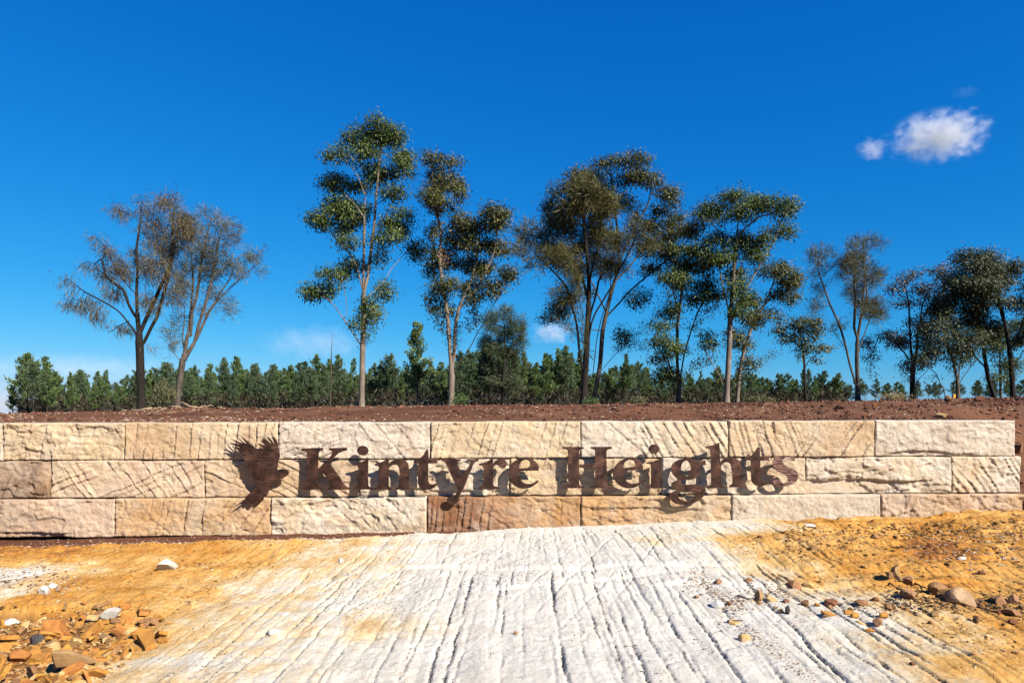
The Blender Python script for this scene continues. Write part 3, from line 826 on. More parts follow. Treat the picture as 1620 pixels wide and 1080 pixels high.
def tree_tubes(P, par, R0, tip):
    n = len(P)
    ch = [[] for _ in range(n)]
    for i in range(n):
        if par[i] >= 0: ch[par[i]].append(i)
    order = []
    stack = [i for i in range(n) if par[i] < 0]
    while stack:
        i = stack.pop(); order.append(i); stack.extend(ch[i])
    cnt = np.zeros(n)
    for i in reversed(order):
        cnt[i] = 1 if not ch[i] else sum(cnt[c] for c in ch[i])
    tot = max(cnt.max(), 2)
    p = math.log(max(R0 / tip, 1.5)) / math.log(tot)
    rad = tip * cnt ** p
    chains = []
    for i in order:
        if par[i] < 0 or ch[par[i]][0] != i and True:
            pass
    heads = [i for i in order if par[i] < 0]
    st = [(h, None) for h in heads]
    while st:
        h, pr = st.pop(0)
        chain = [] if pr is None else [pr]
        i = h
        while True:
            chain.append(i)
            if not ch[i]: break
            cs = sorted(ch[i], key=lambda c: -cnt[c])
            for c in cs[1:]: st.append((c, i))
            i = cs[0]
        chains.append(chain)
    tips = np.array([i for i in range(n) if not ch[i]])
    return chains, rad, cnt, tips

def mesh_from_chains(name, chains, P, rad, mat, side_fn, first_taper=True, flare=None):
    VV = []; QQ = []; off = 0
    for chn in chains:
        if len(chn) < 2: continue
        pts = P[chn]; r = rad[chn].copy()
        if first_taper and len(r) > 1: r[0] = min(r[0], r[1] * 1.15)
        s = side_fn(r.max())
        V, Q = tube_np(pts, r, s)
        VV.append(V); QQ.append(Q + off); off += len(V)
    return mesh_np(name, np.concatenate(VV), [np.concatenate(QQ)], True, mat)

STATS = {}
def build_tree(name, label, cat, group, D, origin, scale, limbs, clumps, base_r, leaf, barks, leafmat, seed,
               n_attr=900, step=.26, leaves_per_tip=16, spread=.28, depth=.45, tip=.0048, trop=(0, 0, .08), extra_mats=None, kill=.34, rot_depth=1.0, fat=1.0):
    """limbs and clumps are traced in zoom coordinates: px = origin + p / scale"""
    global rng
    rng = np.random.default_rng(seed)
    g = random.Random(seed)
    ox, oy = origin
    mpp = D / F
    def w3(x, y, dy=0.0):
        px = ox + x / scale; py = oy + y / scale
        return np.array([(px - 810) * mpp, D + dy, EYE + (640 - py) * mpp])
    bx, by = limbs[0][0]
    base = w3(bx, by)
    gzb = gz(base[0], D)
    # seeds
    SP = []; SPar = []
    trunk_pts = None
    for li, lm in enumerate(limbs):
        pts = [w3(*p) for p in lm]
        if li == 0:
            pts = [np.array([pts[0][0], D, gzb - .25])] + pts
        endd = 0 if li == 0 else g.uniform(-1, 1) * depth * np.linalg.norm(pts[-1] - pts[0]) * rot_depth
        L = np.concatenate([[0], np.cumsum([np.linalg.norm(pts[k + 1] - pts[k]) for k in range(len(pts) - 1)])])
        nn = max(2, int(L[-1] / step) + 1)
        tt = np.linspace(0, L[-1], nn)
        arr = np.stack([np.interp(tt, L, [p[k] for p in pts]) for k in range(3)], 1)
        # round off the traced corners
        for _ in range(2):
            arr[1:-1] = .5 * arr[1:-1] + .25 * (arr[:-2] + arr[2:])
        wob = np.stack([np.interp(tt, np.linspace(0, L[-1], 7), [g.gauss(0, .035) for _ in range(7)]) for _ in range(3)], 1) if li else 0
        arr[:, 1] += (tt / L[-1]) ** 1.2 * endd
        if li: arr = arr + wob
        if li == 0:
            prev = -1
        else:
            S = np.array(SP)
            d0 = np.linalg.norm((S - arr[0])[:, [0, 2]], axis=1)
            prev = int(d0.argmin())
            arr[:, 1] += S[prev][1] - D
        for k, p in enumerate(arr):
            SP.append(p); SPar.append(prev); prev = len(SP) - 1
    # crown points
    cs = []
    area = np.array([c[2] * c[3] for c in clumps], float)
    S = np.array(SP)
    AT = []; CCEN = []; CRAD = []
    for c, a in zip(clumps, area / area.sum()):
        cen = w3(c[0], c[1]); rx = c[2] / scale * mpp * fat; rz_ = c[3] / scale * mpp * fat; ry = rx * 1.0
        k = np.linalg.norm((S - cen)[:, [0, 2]], axis=1).argmin()
        cen[1] = S[k][1] + g.uniform(-1, 1) * rx * .9
        # every traced clump is a knot of smaller, uneven tufts
        nb_ = g.choice([4, 5])
        for q in range(nb_):
            off_ = unit(rng.normal(0, 1, 3)) * g.uniform(.2, .72)
            k_ = g.uniform(.42, .74)
            c2 = cen + off_ * np.array([rx, ry, rz_])
            CCEN.append(c2); CRAD.append(rx * k_)
            m = max(3, int(n_attr * a / nb_ * g.uniform(.5, 1.3)))
            u = unit(rng.normal(0, 1, (m, 3))) * (rng.random((m, 1)) ** .45)
            AT.append(c2 + u * np.array([rx, ry, rz_ * .85]) * k_)
    AT = np.concatenate(AT)
    P, par = grow(SP, SPar, AT, step, 2.6, kill, 80, trop)
    chains, rad, cnt, tips = tree_tubes(P, par, base_r, tip)
    # flare at the foot
    hfoot = P[:, 2] - gzb
    rad = rad * (1 + .55 * np.exp(-np.clip(hfoot, 0, 9) / .28) * (rad > base_r * .5))
    root = empty(name, (base[0], D, gzb))
    tag(root, label, cat, group)
    org = np.array([base[0], D, gzb])
    P0 = P - org
    sides = lambda r: 9 if r > .07 else (6 if r > .03 else (4 if r > .014 else 3))
    tset = set(chains[0])
    obj('trunk', mesh_from_chains('trunk', chains[:1], P0, rad, barks[0], sides), root)
    # each limb that leaves the trunk, with everything that grows on it, is a part
    owner = {}
    groups = {}
    for ci, c in enumerate(chains[1:], 1):
        pnode = c[0]
        gid = ci if pnode in tset else owner[pnode]
        for nd_ in c[1:]: owner[nd_] = gid
        groups.setdefault(gid, []).append(c)
    for gid, cl in groups.items():
        big = cnt[chains[gid][1]] > cnt.max() * .06
        obj('limb', mesh_from_chains('limb', cl, P0, rad, barks[0] if big else barks[1], sides), root)
    # leaves on twigs: every node with few descendants
    tw = np.where(cnt <= (5 if leaf['kind'] == 'gum' else 3))[0]
    tw = tw[hfoot[tw] > 1.2]
    kind = leaf['kind']
    lp = leaves_per_tip
    m = len(tw) * lp
    src = np.repeat(tw, lp)
    tdir = unit(P[src] - P[np.maximum(par[src], 0)])
    if kind == 'gum':
        pos = P0[src] + rng.normal(0, 1, (m, 3)) * spread * .92 * np.array([1, 1, .62])
        pos[:, 2] += .05
        # leaves turn their faces outwards from the clump they hang in
        cc_ = np.array(CCEN); cr_ = np.array(CRAD)
        wp = pos + org
        ci_ = (np.linalg.norm(wp[:, None, :] - cc_[None], axis=2) / cr_[None]).argmin(1)
        N_ = unit(.7 * (wp - cc_[ci_]) / cr_[ci_][:, None] + np.array([0, 0, .45]) + rng.normal(0, .5, (m, 3)))
        D_ = rng.normal(0, .55, (m, 3)) + np.array([0, 0, -.75])
        D_ = unit(D_ - (D_ * N_).sum(1, keepdims=True) * N_)
        side = np.cross(N_, D_)
        L = rng.uniform(.6, 1.25, m) * leaf['len']; W = L * leaf['wid'] * rng.uniform(.7, 1.3, m)
        V, Q = leaf_quads(pos, D_, L, W, side, .06)
    else:
        pos = P0[src] + rng.normal(0, 1, (m, 3)) * spread * .35 + tdir * rng.uniform(-.2, .25, (m, 1))
        D_ = unit(tdir * leaf['along'] + rng.normal(0, .42, (m, 3)) + np.array([0, 0, leaf['droop']]))
        side = unit(np.cross(D_, rng.normal(0, 1, (m, 3))))
        L = rng.uniform(.5, 1.3, m) * leaf['len']; W = np.full(m, leaf['wid']) * rng.uniform(.6, 1.3, m)
        V, Q = leaf_quads(pos, D_, L, W, side, leaf.get('bend', .08))
    me = mesh_np('crown', V, [Q], False, leafmat)
    if extra_mats:
        # a cluster of dead brown leaves hanging in the crown
        (ex, ey, er), em = extra_mats
        me.materials.append(em)
        cen = w3(ex, ey) - np.array([base[0], D, gzb]); rr = er / scale * mpp
        dxy = np.linalg.norm((V[::4] - cen)[:, [0, 2]], axis=1)
        mi = ((dxy < rr) & (rng.random(len(dxy)) < .8)).astype(np.int32)
        me.polygons.foreach_set('material_index', mi)
    obj('crown', me, root)
    STATS[label] = (len(P), len(tw), m)
    return root

B_DARK = mat_bark('dark_bark', [(0.30, (.007, .0055, .005)), (0.60, (.021, .016, .013)), (0.78, (.062, .048, .039))])
B_GREY = mat_bark('grey_bark', [(0.25, (.030, .024, .020)), (0.55, (.09, .072, .060)), (0.8, (.19, .155, .135))])
B_PALE = mat_bark('pale_bark', [(0.25, (.07, .052, .042)), (0.5, (.19, .15, .12)), (0.8, (.34, .29, .245))], (16, 16, 4))
B_TWIG = mat_bark('twig_bark', [(0.3, (.06, .045, .036)), (0.7, (.16, .125, .10))])
L_GUM = mat_leaf('gum_leaf', [(0, (.022, .040, .008)), (.5, (.052, .082, .015)), (.85, (.095, .130, .026)), (1, (.19, .20, .06))], .55, .22, .3)
L_GUMB = mat_leaf('gum_leaf_bronze', [(0, (.024, .033, .008)), (.5, (.058, .068, .015)), (.85, (.105, .100, .026)), (1, (.20, .155, .06))], .55, .22, .3)
L_GUMD = mat_leaf('gum_leaf_dark', [(0, (.014, .021, .010)), (.5, (.032, .042, .016)), (.85, (.060, .066, .022)), (1, (.10, .10, .04))], .55, .18, .3)
L_DEAD = mat_leaf('dead_leaf', [(0, (.20, .10, .045)), (1, (.42, .25, .12))], .6, .2)
L_OAKB = mat_leaf('sheoak_brown', [(0, (.036, .029, .014)), (.5, (.085, .066, .031)), (1, (.16, .125, .062))], .6, .15, .25)
L_OAKG = mat_leaf('sheoak_grey', [(0, (.042, .042, .028)), (.5, (.095, .094, .060)), (1, (.17, .168, .115))], .6, .12, .25)
L_OAKN = mat_leaf('sheoak_green', [(0, (.030, .032, .011)), (.5, (.075, .070, .022)), (1, (.14, .122, .044))], .55, .18, .25)
L_PALE = mat_leaf('sparse_leaf', [(0, (.055, .038, .032)), (.5, (.105, .078, .055)), (1, (.18, .14, .10))], .5, .15, .3)

GUM = dict(kind='gum', len=.155, wid=.36)
OAK_D = dict(kind='oak', len=.45, wid=.022, along=.5, droop=-.75)
OAK_U = dict(kind='oak', len=.36, wid=.019, along=1.0, droop=.35, bend=.0)
OAK_B = dict(kind='oak', len=.48, wid=.028, along=1.0, droop=.12, bend=.04)
A_ = ((80, 270), 2.7); B_ = ((460, 170), 2.16); C_ = ((800, 240), 2.512); D_Z = ((1260, 360), 3.6)

TR = []
TK = .62
TR.append(dict(name='sheoak_tree', label='dark-trunked sparse sheoak with brown drooping foliage, at far left of the mound', cat='tree', D=33, z=A_, base_r=.30,
  limbs=[[(390,1012),(385,900),(382,780),(378,700)], [(378,705),(362,600),(345,500),(325,350),(315,180),(300,95)], [(380,700),(415,590),(450,430),(468,330),(445,200),(432,85)],
         [(390,735),(450,630),(490,440),(520,210)], [(368,700),(305,605),(200,540),(125,480)], [(352,620),(280,500),(175,430),(122,340),(75,372)], [(335,520),(250,420),(210,330)], [(430,560),(500,480),(540,380)], [(345,640),(300,660),(250,690)], [(385,735),(425,740),(450,760)]],
  clumps=[(300,110,65,55),(240,140,50,40),(440,95,75,55),(510,170,80,80),(400,190,60,70),(340,230,55,60),(150,320,60,50),(105,390,60,45),(190,390,50,45),(130,560,55,55),(110,480,40,50),(210,500,60,50),(250,410,60,55),(320,330,60,70),(430,290,80,80),(480,420,60,90),(200,630,45,35),(290,670,50,30),(500,520,55,60),(430,560,60,50),(380,420,50,60),(160,270,40,30),(560,260,60,90)],
  leaf=OAK_D, barks=(B_DARK, B_DARK), leafmat=L_OAKB, n_attr=850, lpt=9, lm=1.2, fat=1.0, spread=.34, trop=(0,0,.02)))
TR.append(dict(name='sheoak_tree', label='pale-trunked bare-looking sheoak with fine upright grey twigs, right of the dark sheoak', cat='tree', D=34, z=A_, base_r=.24,
  limbs=[[(540,1005),(552,900),(565,805)], [(565,805),(575,680),(578,560),(562,430),(540,300)], [(575,800),(610,700),(640,600),(700,500),(765,410),(820,340)], [(568,780),(550,690),(540,590),(505,470),(490,370)], [(600,740),(640,560),(670,400),(690,230)], [(585,700),(605,520),(610,360),(640,160)], [(640,600),(720,430),(745,300)], [(553,810),(530,790),(512,740)], [(690,510),(760,470),(830,440)]],
  clumps=[(650,180,70,55),(590,230,80,70),(730,250,70,65),(790,340,50,60),(820,390,30,40),(660,300,90,80),(580,340,80,80),(740,380,70,70),(640,420,90,80),(540,420,55,80),(570,520,60,70),(680,520,60,60),(720,560,40,50),(640,600,50,40),(520,760,35,45),(530,640,40,60),(500,690,40,50),(520,300,50,70)],
  leaf=OAK_U, barks=(B_GREY, B_GREY), leafmat=L_OAKG, n_attr=1300, lpt=6, lm=1.6, fat=1.0, spread=.22, trop=(0,0,.12)))
TR.append(dict(name='gum_tree', label='tallest slender gum with bare pale trunk and separate green leaf clumps', cat='tree', D=34, z=B_, base_r=.22,
  limbs=[[(242,1025),(244,900),(246,815),(250,700),(248,600),(250,480),(253,340),(258,240)], [(250,640),(265,560),(276,450),(292,310),(302,210),(310,120)], [(243,815),(205,755),(165,695),(125,650),(80,640)], [(190,715),(187,640),(168,570)], [(249,808),(285,755),(302,715)], [(256,650),(305,600),(340,535),(375,480),(410,450)], [(248,620),(215,520),(160,460),(108,400),(75,400)], [(280,420),(330,370),(375,285),(395,230)], [(268,520),(310,490),(345,440)], [(285,340),(340,300),(350,200)], [(252,380),(200,310),(150,260),(120,240)], [(254,300),(225,220),(180,185)]],
  clumps=[(300,85,75,45),(350,110,45,45),(240,110,50,45),(260,150,70,40),(375,170,48,50),(180,185,55,32),(125,235,48,36),(190,250,60,26),(310,205,62,36),(400,230,26,50),(150,320,60,40),(90,375,46,50),(210,350,60,45),(160,380,55,35),(365,390,58,42),(415,450,38,50),(340,460,45,40),(310,500,36,36),(190,540,48,40),(140,570,40,36),(80,640,42,32),(120,615,40,30),(270,690,42,60),(300,620,36,34),(355,300,46,34),(190,455,32,30),(240,740,28,30)],
  leaf=GUM, barks=(B_PALE, B_GREY), leafmat=L_GUM, n_attr=1050, lpt=22, spread=.25))
TR.append(dict(name='gum_tree', label='narrow bronze-leaved gum with a brown dead leaf cluster in its crown', cat='tree', D=34, z=B_, base_r=.24,
  limbs=[[(548,1020),(550,910),(542,800),(535,700),(518,600),(508,520),(515,430),(500,370),(510,280),(520,220)], [(552,905),(560,780),(575,680),(615,590),(640,500),(650,420)], [(553,912),(600,840),(650,765),(690,690),(735,640)], [(575,690),(640,620),(690,520),(710,430)], [(528,660),(490,580),(475,480),(470,390)], [(535,780),(505,730),(488,700)], [(515,430),(560,380),(590,330)], [(625,760),(628,680)], [(555,830),(575,740)]],
  clumps=[(515,195,52,30),(555,230,32,34),(490,235,40,36),(530,265,50,36),(475,310,34,40),(525,330,58,36),(575,300,24,34),(470,380,34,36),(590,390,50,36),(690,380,52,32),(640,430,60,46),(725,420,38,46),(560,440,36,36),(600,470,50,40),(690,470,50,40),(520,500,40,36),(490,540,34,40),(570,540,46,40),(650,540,50,36),(500,610,36,34),(480,655,24,28),(540,610,40,34),(620,610,36,30),(640,655,40,30),(740,610,38,40),(700,640,34,26),(660,590,36,26),(648,720,18,14),(530,690,30,24)],
  leaf=GUM, barks=(B_PALE, B_GREY), leafmat=L_GUMB, n_attr=950, lpt=22, spread=.23, extra=((530, 508, 26), L_DEAD)))
TR.append(dict(name='gum_tree', label='broad spreading gum behind the multi-stemmed sheoak in the middle', cat='tree', D=38, z=C_, base_r=.20,
  limbs=[[(350,990),(360,930),(375,850),(385,710),(410,600),(450,450),(490,340),(520,260)], [(372,870),(450,790),(530,720),(600,670),(640,590),(690,500)], [(400,650),(470,570),(560,490),(650,430),(720,360)], [(430,520),(540,400),(620,320),(680,280)], [(450,450),(440,300),(420,180),(410,110)], [(490,340),(560,220),(570,140)], [(400,640),(330,480),(270,320),(230,180)], [(480,770),(540,772),(570,778)], [(300,700),(260,710),(220,680),(160,670)], [(440,790),(455,740)]],
  clumps=[(240,125,55,36),(320,100,60,30),(410,85,60,30),(510,75,55,28),(190,185,40,44),(180,250,36,40),(570,135,46,36),(645,180,40,40),(480,130,60,36),(300,170,60,40),(690,250,50,36),(750,300,34,44),(610,240,50,30),(640,200,40,30),(655,330,55,36),(720,350,45,34),(590,280,40,30),(560,380,44,34),(610,430,50,36),(560,470,40,28),(460,210,50,36),(230,600,44,44),(225,640,36,26),(150,670,26,26),(455,725,30,34),(520,600,36,36),(380,200,60,46),(700,310,46,30),(380,130,60,36),(650,480,40,30)],
  leaf=GUM, barks=(B_GREY, B_GREY), leafmat=L_GUMB, n_attr=1150, lpt=22, spread=.27))
TR.append(dict(name='sheoak_tree', label='big multi-stemmed sheoak with dark trunks and brushy olive needles, centre of the tree line', cat='tree', D=33, z=C_, base_r=.27,
  limbs=[[(310,1010),(312,930),(318,850),(325,700),(332,560),(325,420),(310,280),(305,180)], [(312,900),(290,770),(275,640),(235,530),(170,460),(110,400)], [(328,690),(370,540),(405,430),(430,330)], [(325,760),(355,640),(400,560),(470,440),(520,320)], [(330,600),(290,450),(240,360),(170,330),(90,290)], [(320,800),(300,650),(270,520),(230,430)], [(330,520),(370,380),(390,260)], [(345,900),(355,800),(375,680),(410,560),(415,440)], [(288,760),(270,715),(235,690),(205,680)]],
  clumps=[(310,170,60,60),(290,250,80,60),(380,240,70,60),(230,300,60,50),(170,340,60,40),(100,285,56,32),(60,275,30,20),(85,405,44,32),(140,430,44,36),(330,340,90,60),(420,330,60,60),(250,400,70,50),(390,420,70,50),(510,320,36,46),(460,390,50,50),(530,380,36,46),(300,460,60,40),(200,450,46,40),(440,470,50,40),(250,560,44,50),(350,200,60,50),(410,180,50,50)],
  leaf=OAK_B, barks=(B_DARK, B_DARK), leafmat=L_OAKN, n_attr=1050, lpt=13, lm=1.25, fat=1.08, spread=.34, trop=(0,0,.10)))
TR.append(dict(name='gum_tree', label='low forked gum with leaning branches between the big sheoak and the tall right gum', cat='tree', D=36, z=C_, base_r=.19,
  limbs=[[(685,1005),(690,920),(710,800),(740,700),(770,620),(810,560)], [(686,910),(675,780),(680,650),(690,540),(705,460)], [(668,880),(625,785),(585,725)], [(700,890),(755,845),(820,820)], [(735,710),(800,640),(850,590)], [(680,640),(650,560),(640,500)]],
  clumps=[(720,465,60,44),(780,530,56,32),(825,585,46,34),(655,640,42,42),(610,755,42,32),(650,790,46,34),(600,830,30,30),(640,880,44,44),(740,595,34,34),(690,545,34,30),(640,515,46,32),(745,425,50,30),(790,470,40,30),(610,700,30,24),(700,400,40,24)],
  leaf=GUM, barks=(B_GREY, B_GREY), leafmat=L_GUM, n_attr=700, lpt=22, spread=.26))
TR.append(dict(name='gum_tree', label='tall open-crowned gum with layered foliage, right of the centre group', cat='tree', D=34, z=C_, base_r=.22,
  limbs=[[(877,1005),(882,900),(890,760),(893,660),(905,500),(920,320),(928,230)], [(872,945),(850,880),(815,800),(800,770)], [(893,640),(865,540),(850,420),(840,350)], [(897,660),(950,560),(1000,470),(1055,390),(1090,320)], [(905,520),(940,440),(970,380)], [(918,350),(970,280),(1040,260)], [(915,380),(840,290),(800,240)], [(895,600),(930,520)]],
  clumps=[(930,165,60,28),(850,205,50,30),(800,232,32,20),(980,215,56,34),(900,250,60,24),(1060,255,50,34),(1130,300,36,36),(1090,300,36,30),(850,350,52,34),(960,365,54,34),(1040,355,32,30),(830,400,40,40),(880,430,50,40),(925,480,40,34),(990,415,40,24),(840,770,44,34),(815,720,30,22),(900,560,46,36),(950,590,50,36),(920,640,36,30),(1010,230,40,30)],
  leaf=GUM, barks=(B_PALE, B_PALE), leafmat=L_GUM, n_attr=900, lpt=22, spread=.25))
TR.append(dict(name='gum_tree', label='leaning second stem gum just right of the tall open-crowned gum', cat='tree', D=36, z=C_, base_r=.15,
  limbs=[[(920,1000),(925,920),(940,820),(965,730),(1000,650),(1040,590),(1090,540)], [(930,912),(1000,850),(1070,790)], [(980,690),(1010,660)], [(1030,600),(1060,520),(1050,490)], [(950,770),(985,760)]],
  clumps=[(1060,490,60,32),(1110,510,46,36),(1135,570,32,46),(1020,480,36,26),(1010,660,40,40),(960,660,36,32),(920,740,40,36),(960,770,30,24),(970,840,40,22),(850,920,30,30),(1090,560,34,30),(980,600,36,30),(1060,640,24,20)],
  leaf=GUM, barks=(B_PALE, B_GREY), leafmat=L_GUMB, n_attr=560, lpt=22, spread=.25))
TR.append(dict(name='gum_tree', label='small round-headed young gum with thin dark stem, between tall gum and right sheoak', cat='tree', D=36, z=D_Z, base_r=.10,
  limbs=[[(55,990),(46,890),(46,780),(40,700),(25,630),(10,570)], [(42,730),(85,660),(120,610)], [(42,700),(-20,640),(-65,590)], [(46,790),(90,740),(140,700)], [(44,660),(70,590),(75,550)]],
  clumps=[(-75,590,40,34),(5,550,44,30),(70,545,50,34),(105,600,34,40),(165,690,34,24),(115,690,40,30),(50,660,50,36),(-20,630,46,34),(-65,535,30,24),(120,765,32,16),(20,735,26,16),(50,590,44,34)],
  leaf=GUM, barks=(B_DARK, B_TWIG), leafmat=L_GUMB, n_attr=480, lpt=18, spread=.22))
TR.append(dict(name='sheoak_tree', label='two-stemmed feathery sheoak standing alone right of the young gum', cat='tree', D=38, z=D_Z, base_r=.20,
  limbs=[[(350,990),(348,880),(344,760),(346,650),(368,500),(388,320),(385,170)], [(335,890),(305,740),(265,570),(220,420),(180,280),(165,190)], [(346,640),(310,480),(280,320),(250,200)], [(352,720),(400,600),(450,480),(500,440)], [(365,520),(430,390),(450,240)], [(300,700),(250,610),(215,580)]],
  clumps=[(190,140,60,44),(330,80,26,36),(390,110,50,46),(270,170,60,56),(140,230,46,46),(440,200,36,70),(340,220,60,60),(320,310,70,60),(180,330,36,50),(175,440,46,46),(420,410,70,50),(350,500,70,50),(480,450,50,46),(260,400,46,50),(430,310,46,50),(270,560,40,30),(490,510,30,26),(230,250,50,60)],
  leaf=OAK_U, barks=(B_GREY, B_DARK), leafmat=L_OAKN, n_attr=1300, lpt=8, lm=1.5, fat=1.3, spread=.26, trop=(0,0,.12)))
TR.append(dict(name='gum_tree', label='thin purplish-brown topped gum with dark lower limbs, right of the feathery sheoak', cat='tree', D=40, z=D_Z, base_r=.22,
  limbs=[[(660,980),(660,880),(665,780),(650,680),(645,560),(640,430),(620,340)], [(668,780),(688,640),(690,500),(715,380),(760,300)], [(640,750),(575,665),(500,625),(450,612)], [(680,880),(740,800),(800,740)], [(690,520),(740,440),(790,360)], [(665,930),(720,880),(780,860)], [(440,700),(405,760),(405,880)]],
  clumps=[(640,270,56,36),(740,270,60,34),(590,350,50,50),(690,360,60,50),(780,330,46,40),(560,440,30,26),(650,420,50,40),(620,640,60,46),(700,560,56,44),(560,610,46,34),(420,660,50,30),(410,740,36,26),(700,690,56,40),(640,800,50,50),(620,870,34,30),(680,740,50,34),(500,610,30,24),(740,480,50,36)],
  leaf=GUM, barks=(B_DARK, B_GREY), leafmat=L_PALE, n_attr=800, lpt=12, spread=.25))
TR.append(dict(name='gum_tree', label='dark full-crowned gum at the far right edge', cat='tree', D=36, z=D_Z, base_r=.20,
  limbs=[[(1235,970),(1228,860),(1222,760),(1200,600),(1165,450),(1150,300)], [(1232,790),(1296,690),(1340,600)], [(1212,850),(1125,745),(1080,660),(1040,560)], [(1200,600),(1190,400),(1210,250)], [(1165,460),(1090,320),(1040,220)], [(1215,700),(1290,520),(1300,380)]],
  clumps=[(1040,155,66,38),(1150,135,54,32),(1210,170,70,44),(1000,220,70,40),(940,275,50,40),(1100,250,70,46),(1250,260,60,50),(1100,350,70,44),(1190,320,56,46),(1290,210,50,50),(1320,330,60,60),(1300,430,50,46),(1020,320,60,40),(1340,560,60,60),(1290,620,50,50),(1150,420,50,36)],
  leaf=GUM, barks=(B_DARK, B_DARK), leafmat=L_GUMD, n_attr=1000, lpt=24, spread=.30))
TR.append(dict(name='gum_tree', label='leaning dark gum with heavy drooping crown left of the right-edge gum', cat='tree', D=37, z=D_Z, base_r=.17,
  limbs=[[(1130,970),(1095,870),(1078,780),(1060,640),(1035,500),(990,400)], [(1080,800),(1030,720),(960,600),(900,500)], [(1060,640),(1110,560),(1140,520)], [(1000,420),(900,380),(840,410)]],
  clumps=[(900,345,80,40),(830,410,60,46),(970,390,80,50),(880,470,80,50),(1000,470,70,46),(820,490,46,40),(950,550,56,40),(1090,520,64,56),(1150,590,46,46),(780,400,36,36),(1060,440,50,40),(860,540,50,34)],
  leaf=GUM, barks=(B_DARK, B_DARK), leafmat=L_GUMD, n_attr=800, lpt=24, spread=.30))
TR.append(dict(name='gum_tree', label='low many-stemmed gum under the dark crowns at right', cat='tree', D=35, z=D_Z, base_r=.16,
  limbs=[[(920,975),(918,880),(905,800),(880,720),(850,650)], [(922,900),(960,840),(1000,785),(1050,735)], [(850,985),(838,930),(800,870),(760,820)], [(900,960),(880,850),(870,780)], [(925,880),(930,780),(940,690)]],
  clumps=[(900,680,70,46),(820,630,66,40),(960,640,54,44),(790,700,56,46),(1000,690,44,40),(740,610,50,46),(860,760,50,30),(730,770,46,40),(1050,640,46,40),(920,600,50,34),(780,560,50,34)],
  leaf=GUM, barks=(B_GREY, B_DARK), leafmat=L_GUMD, n_attr=650, lpt=20, spread=.27))
TR.append(dict(name='gum_tree', label='slim background gum seen between the stems at the right edge', cat='tree', D=44, z=D_Z, base_r=.12,
  limbs=[[(1165,975),(1160,860),(1158,740),(1170,620)], [(1160,800),(1200,700),(1240,640)], [(1160,820),(1130,740),(1120,680)], [(1165,900),(1230,830),(1280,790)]],
  clumps=[(1170,620,60,50),(1230,660,50,44),(1120,690,46,40),(1260,600,46,40),(1280,780,44,36),(1190,760,40,30),(1230,560,50,40),(1110,860,40,30),(1180,850,34,26)],
  leaf=GUM, barks=(B_GREY, B_GREY), leafmat=L_GUM, n_attr=450, lpt=20, spread=.28))
for i, t in enumerate(TR):
    gum = t['leaf']['kind'] == 'gum'
    build_tree(t['name'], t['label'], t['cat'], 'tall trees along the mound', t['D'], t['z'][0], t['z'][1], t['limbs'], t['clumps'], t['base_r'] * TK, t['leaf'], t['barks'], t['leafmat'],
               1000 + i, int(t['n_attr'] * (2.4 if gum else 4.0)), .21 if gum else .17, int(t['lpt'] * (2.0 if gum else t.get('lm', 1.3))), t['spread'],
               trop=t.get('trop', (0, 0, .08)), extra_mats=t.get('extra'), kill=.21 if gum else .16, fat=t.get('fat', 1.12 if t['z'] is not D_Z else 1.2))

# ------------------------------------------------------------------ cypress pines
L_PINE = mat_leaf('pine_leaf', [(0, (.026, .050, .016)), (.5, (.066, .112, .032)), (1, (.13, .18, .052))], .7, .15, .3)
L_PINE2 = mat_leaf('pine_leaf_bluish', [(0, (.024, .044, .022)), (.5, (.056, .090, .042)), (1, (.105, .145, .066))], .7, .15, .3)
B_PINE = mat_bark('pine_bark', [(0.3, (.022, .017, .014)), (0.7, (.085, .068, .056))])
L_SHRUB = mat_leaf('shrub_leaf', [(0, (.05, .055, .025)), (1, (.16, .16, .08))], .6, .2, .25)

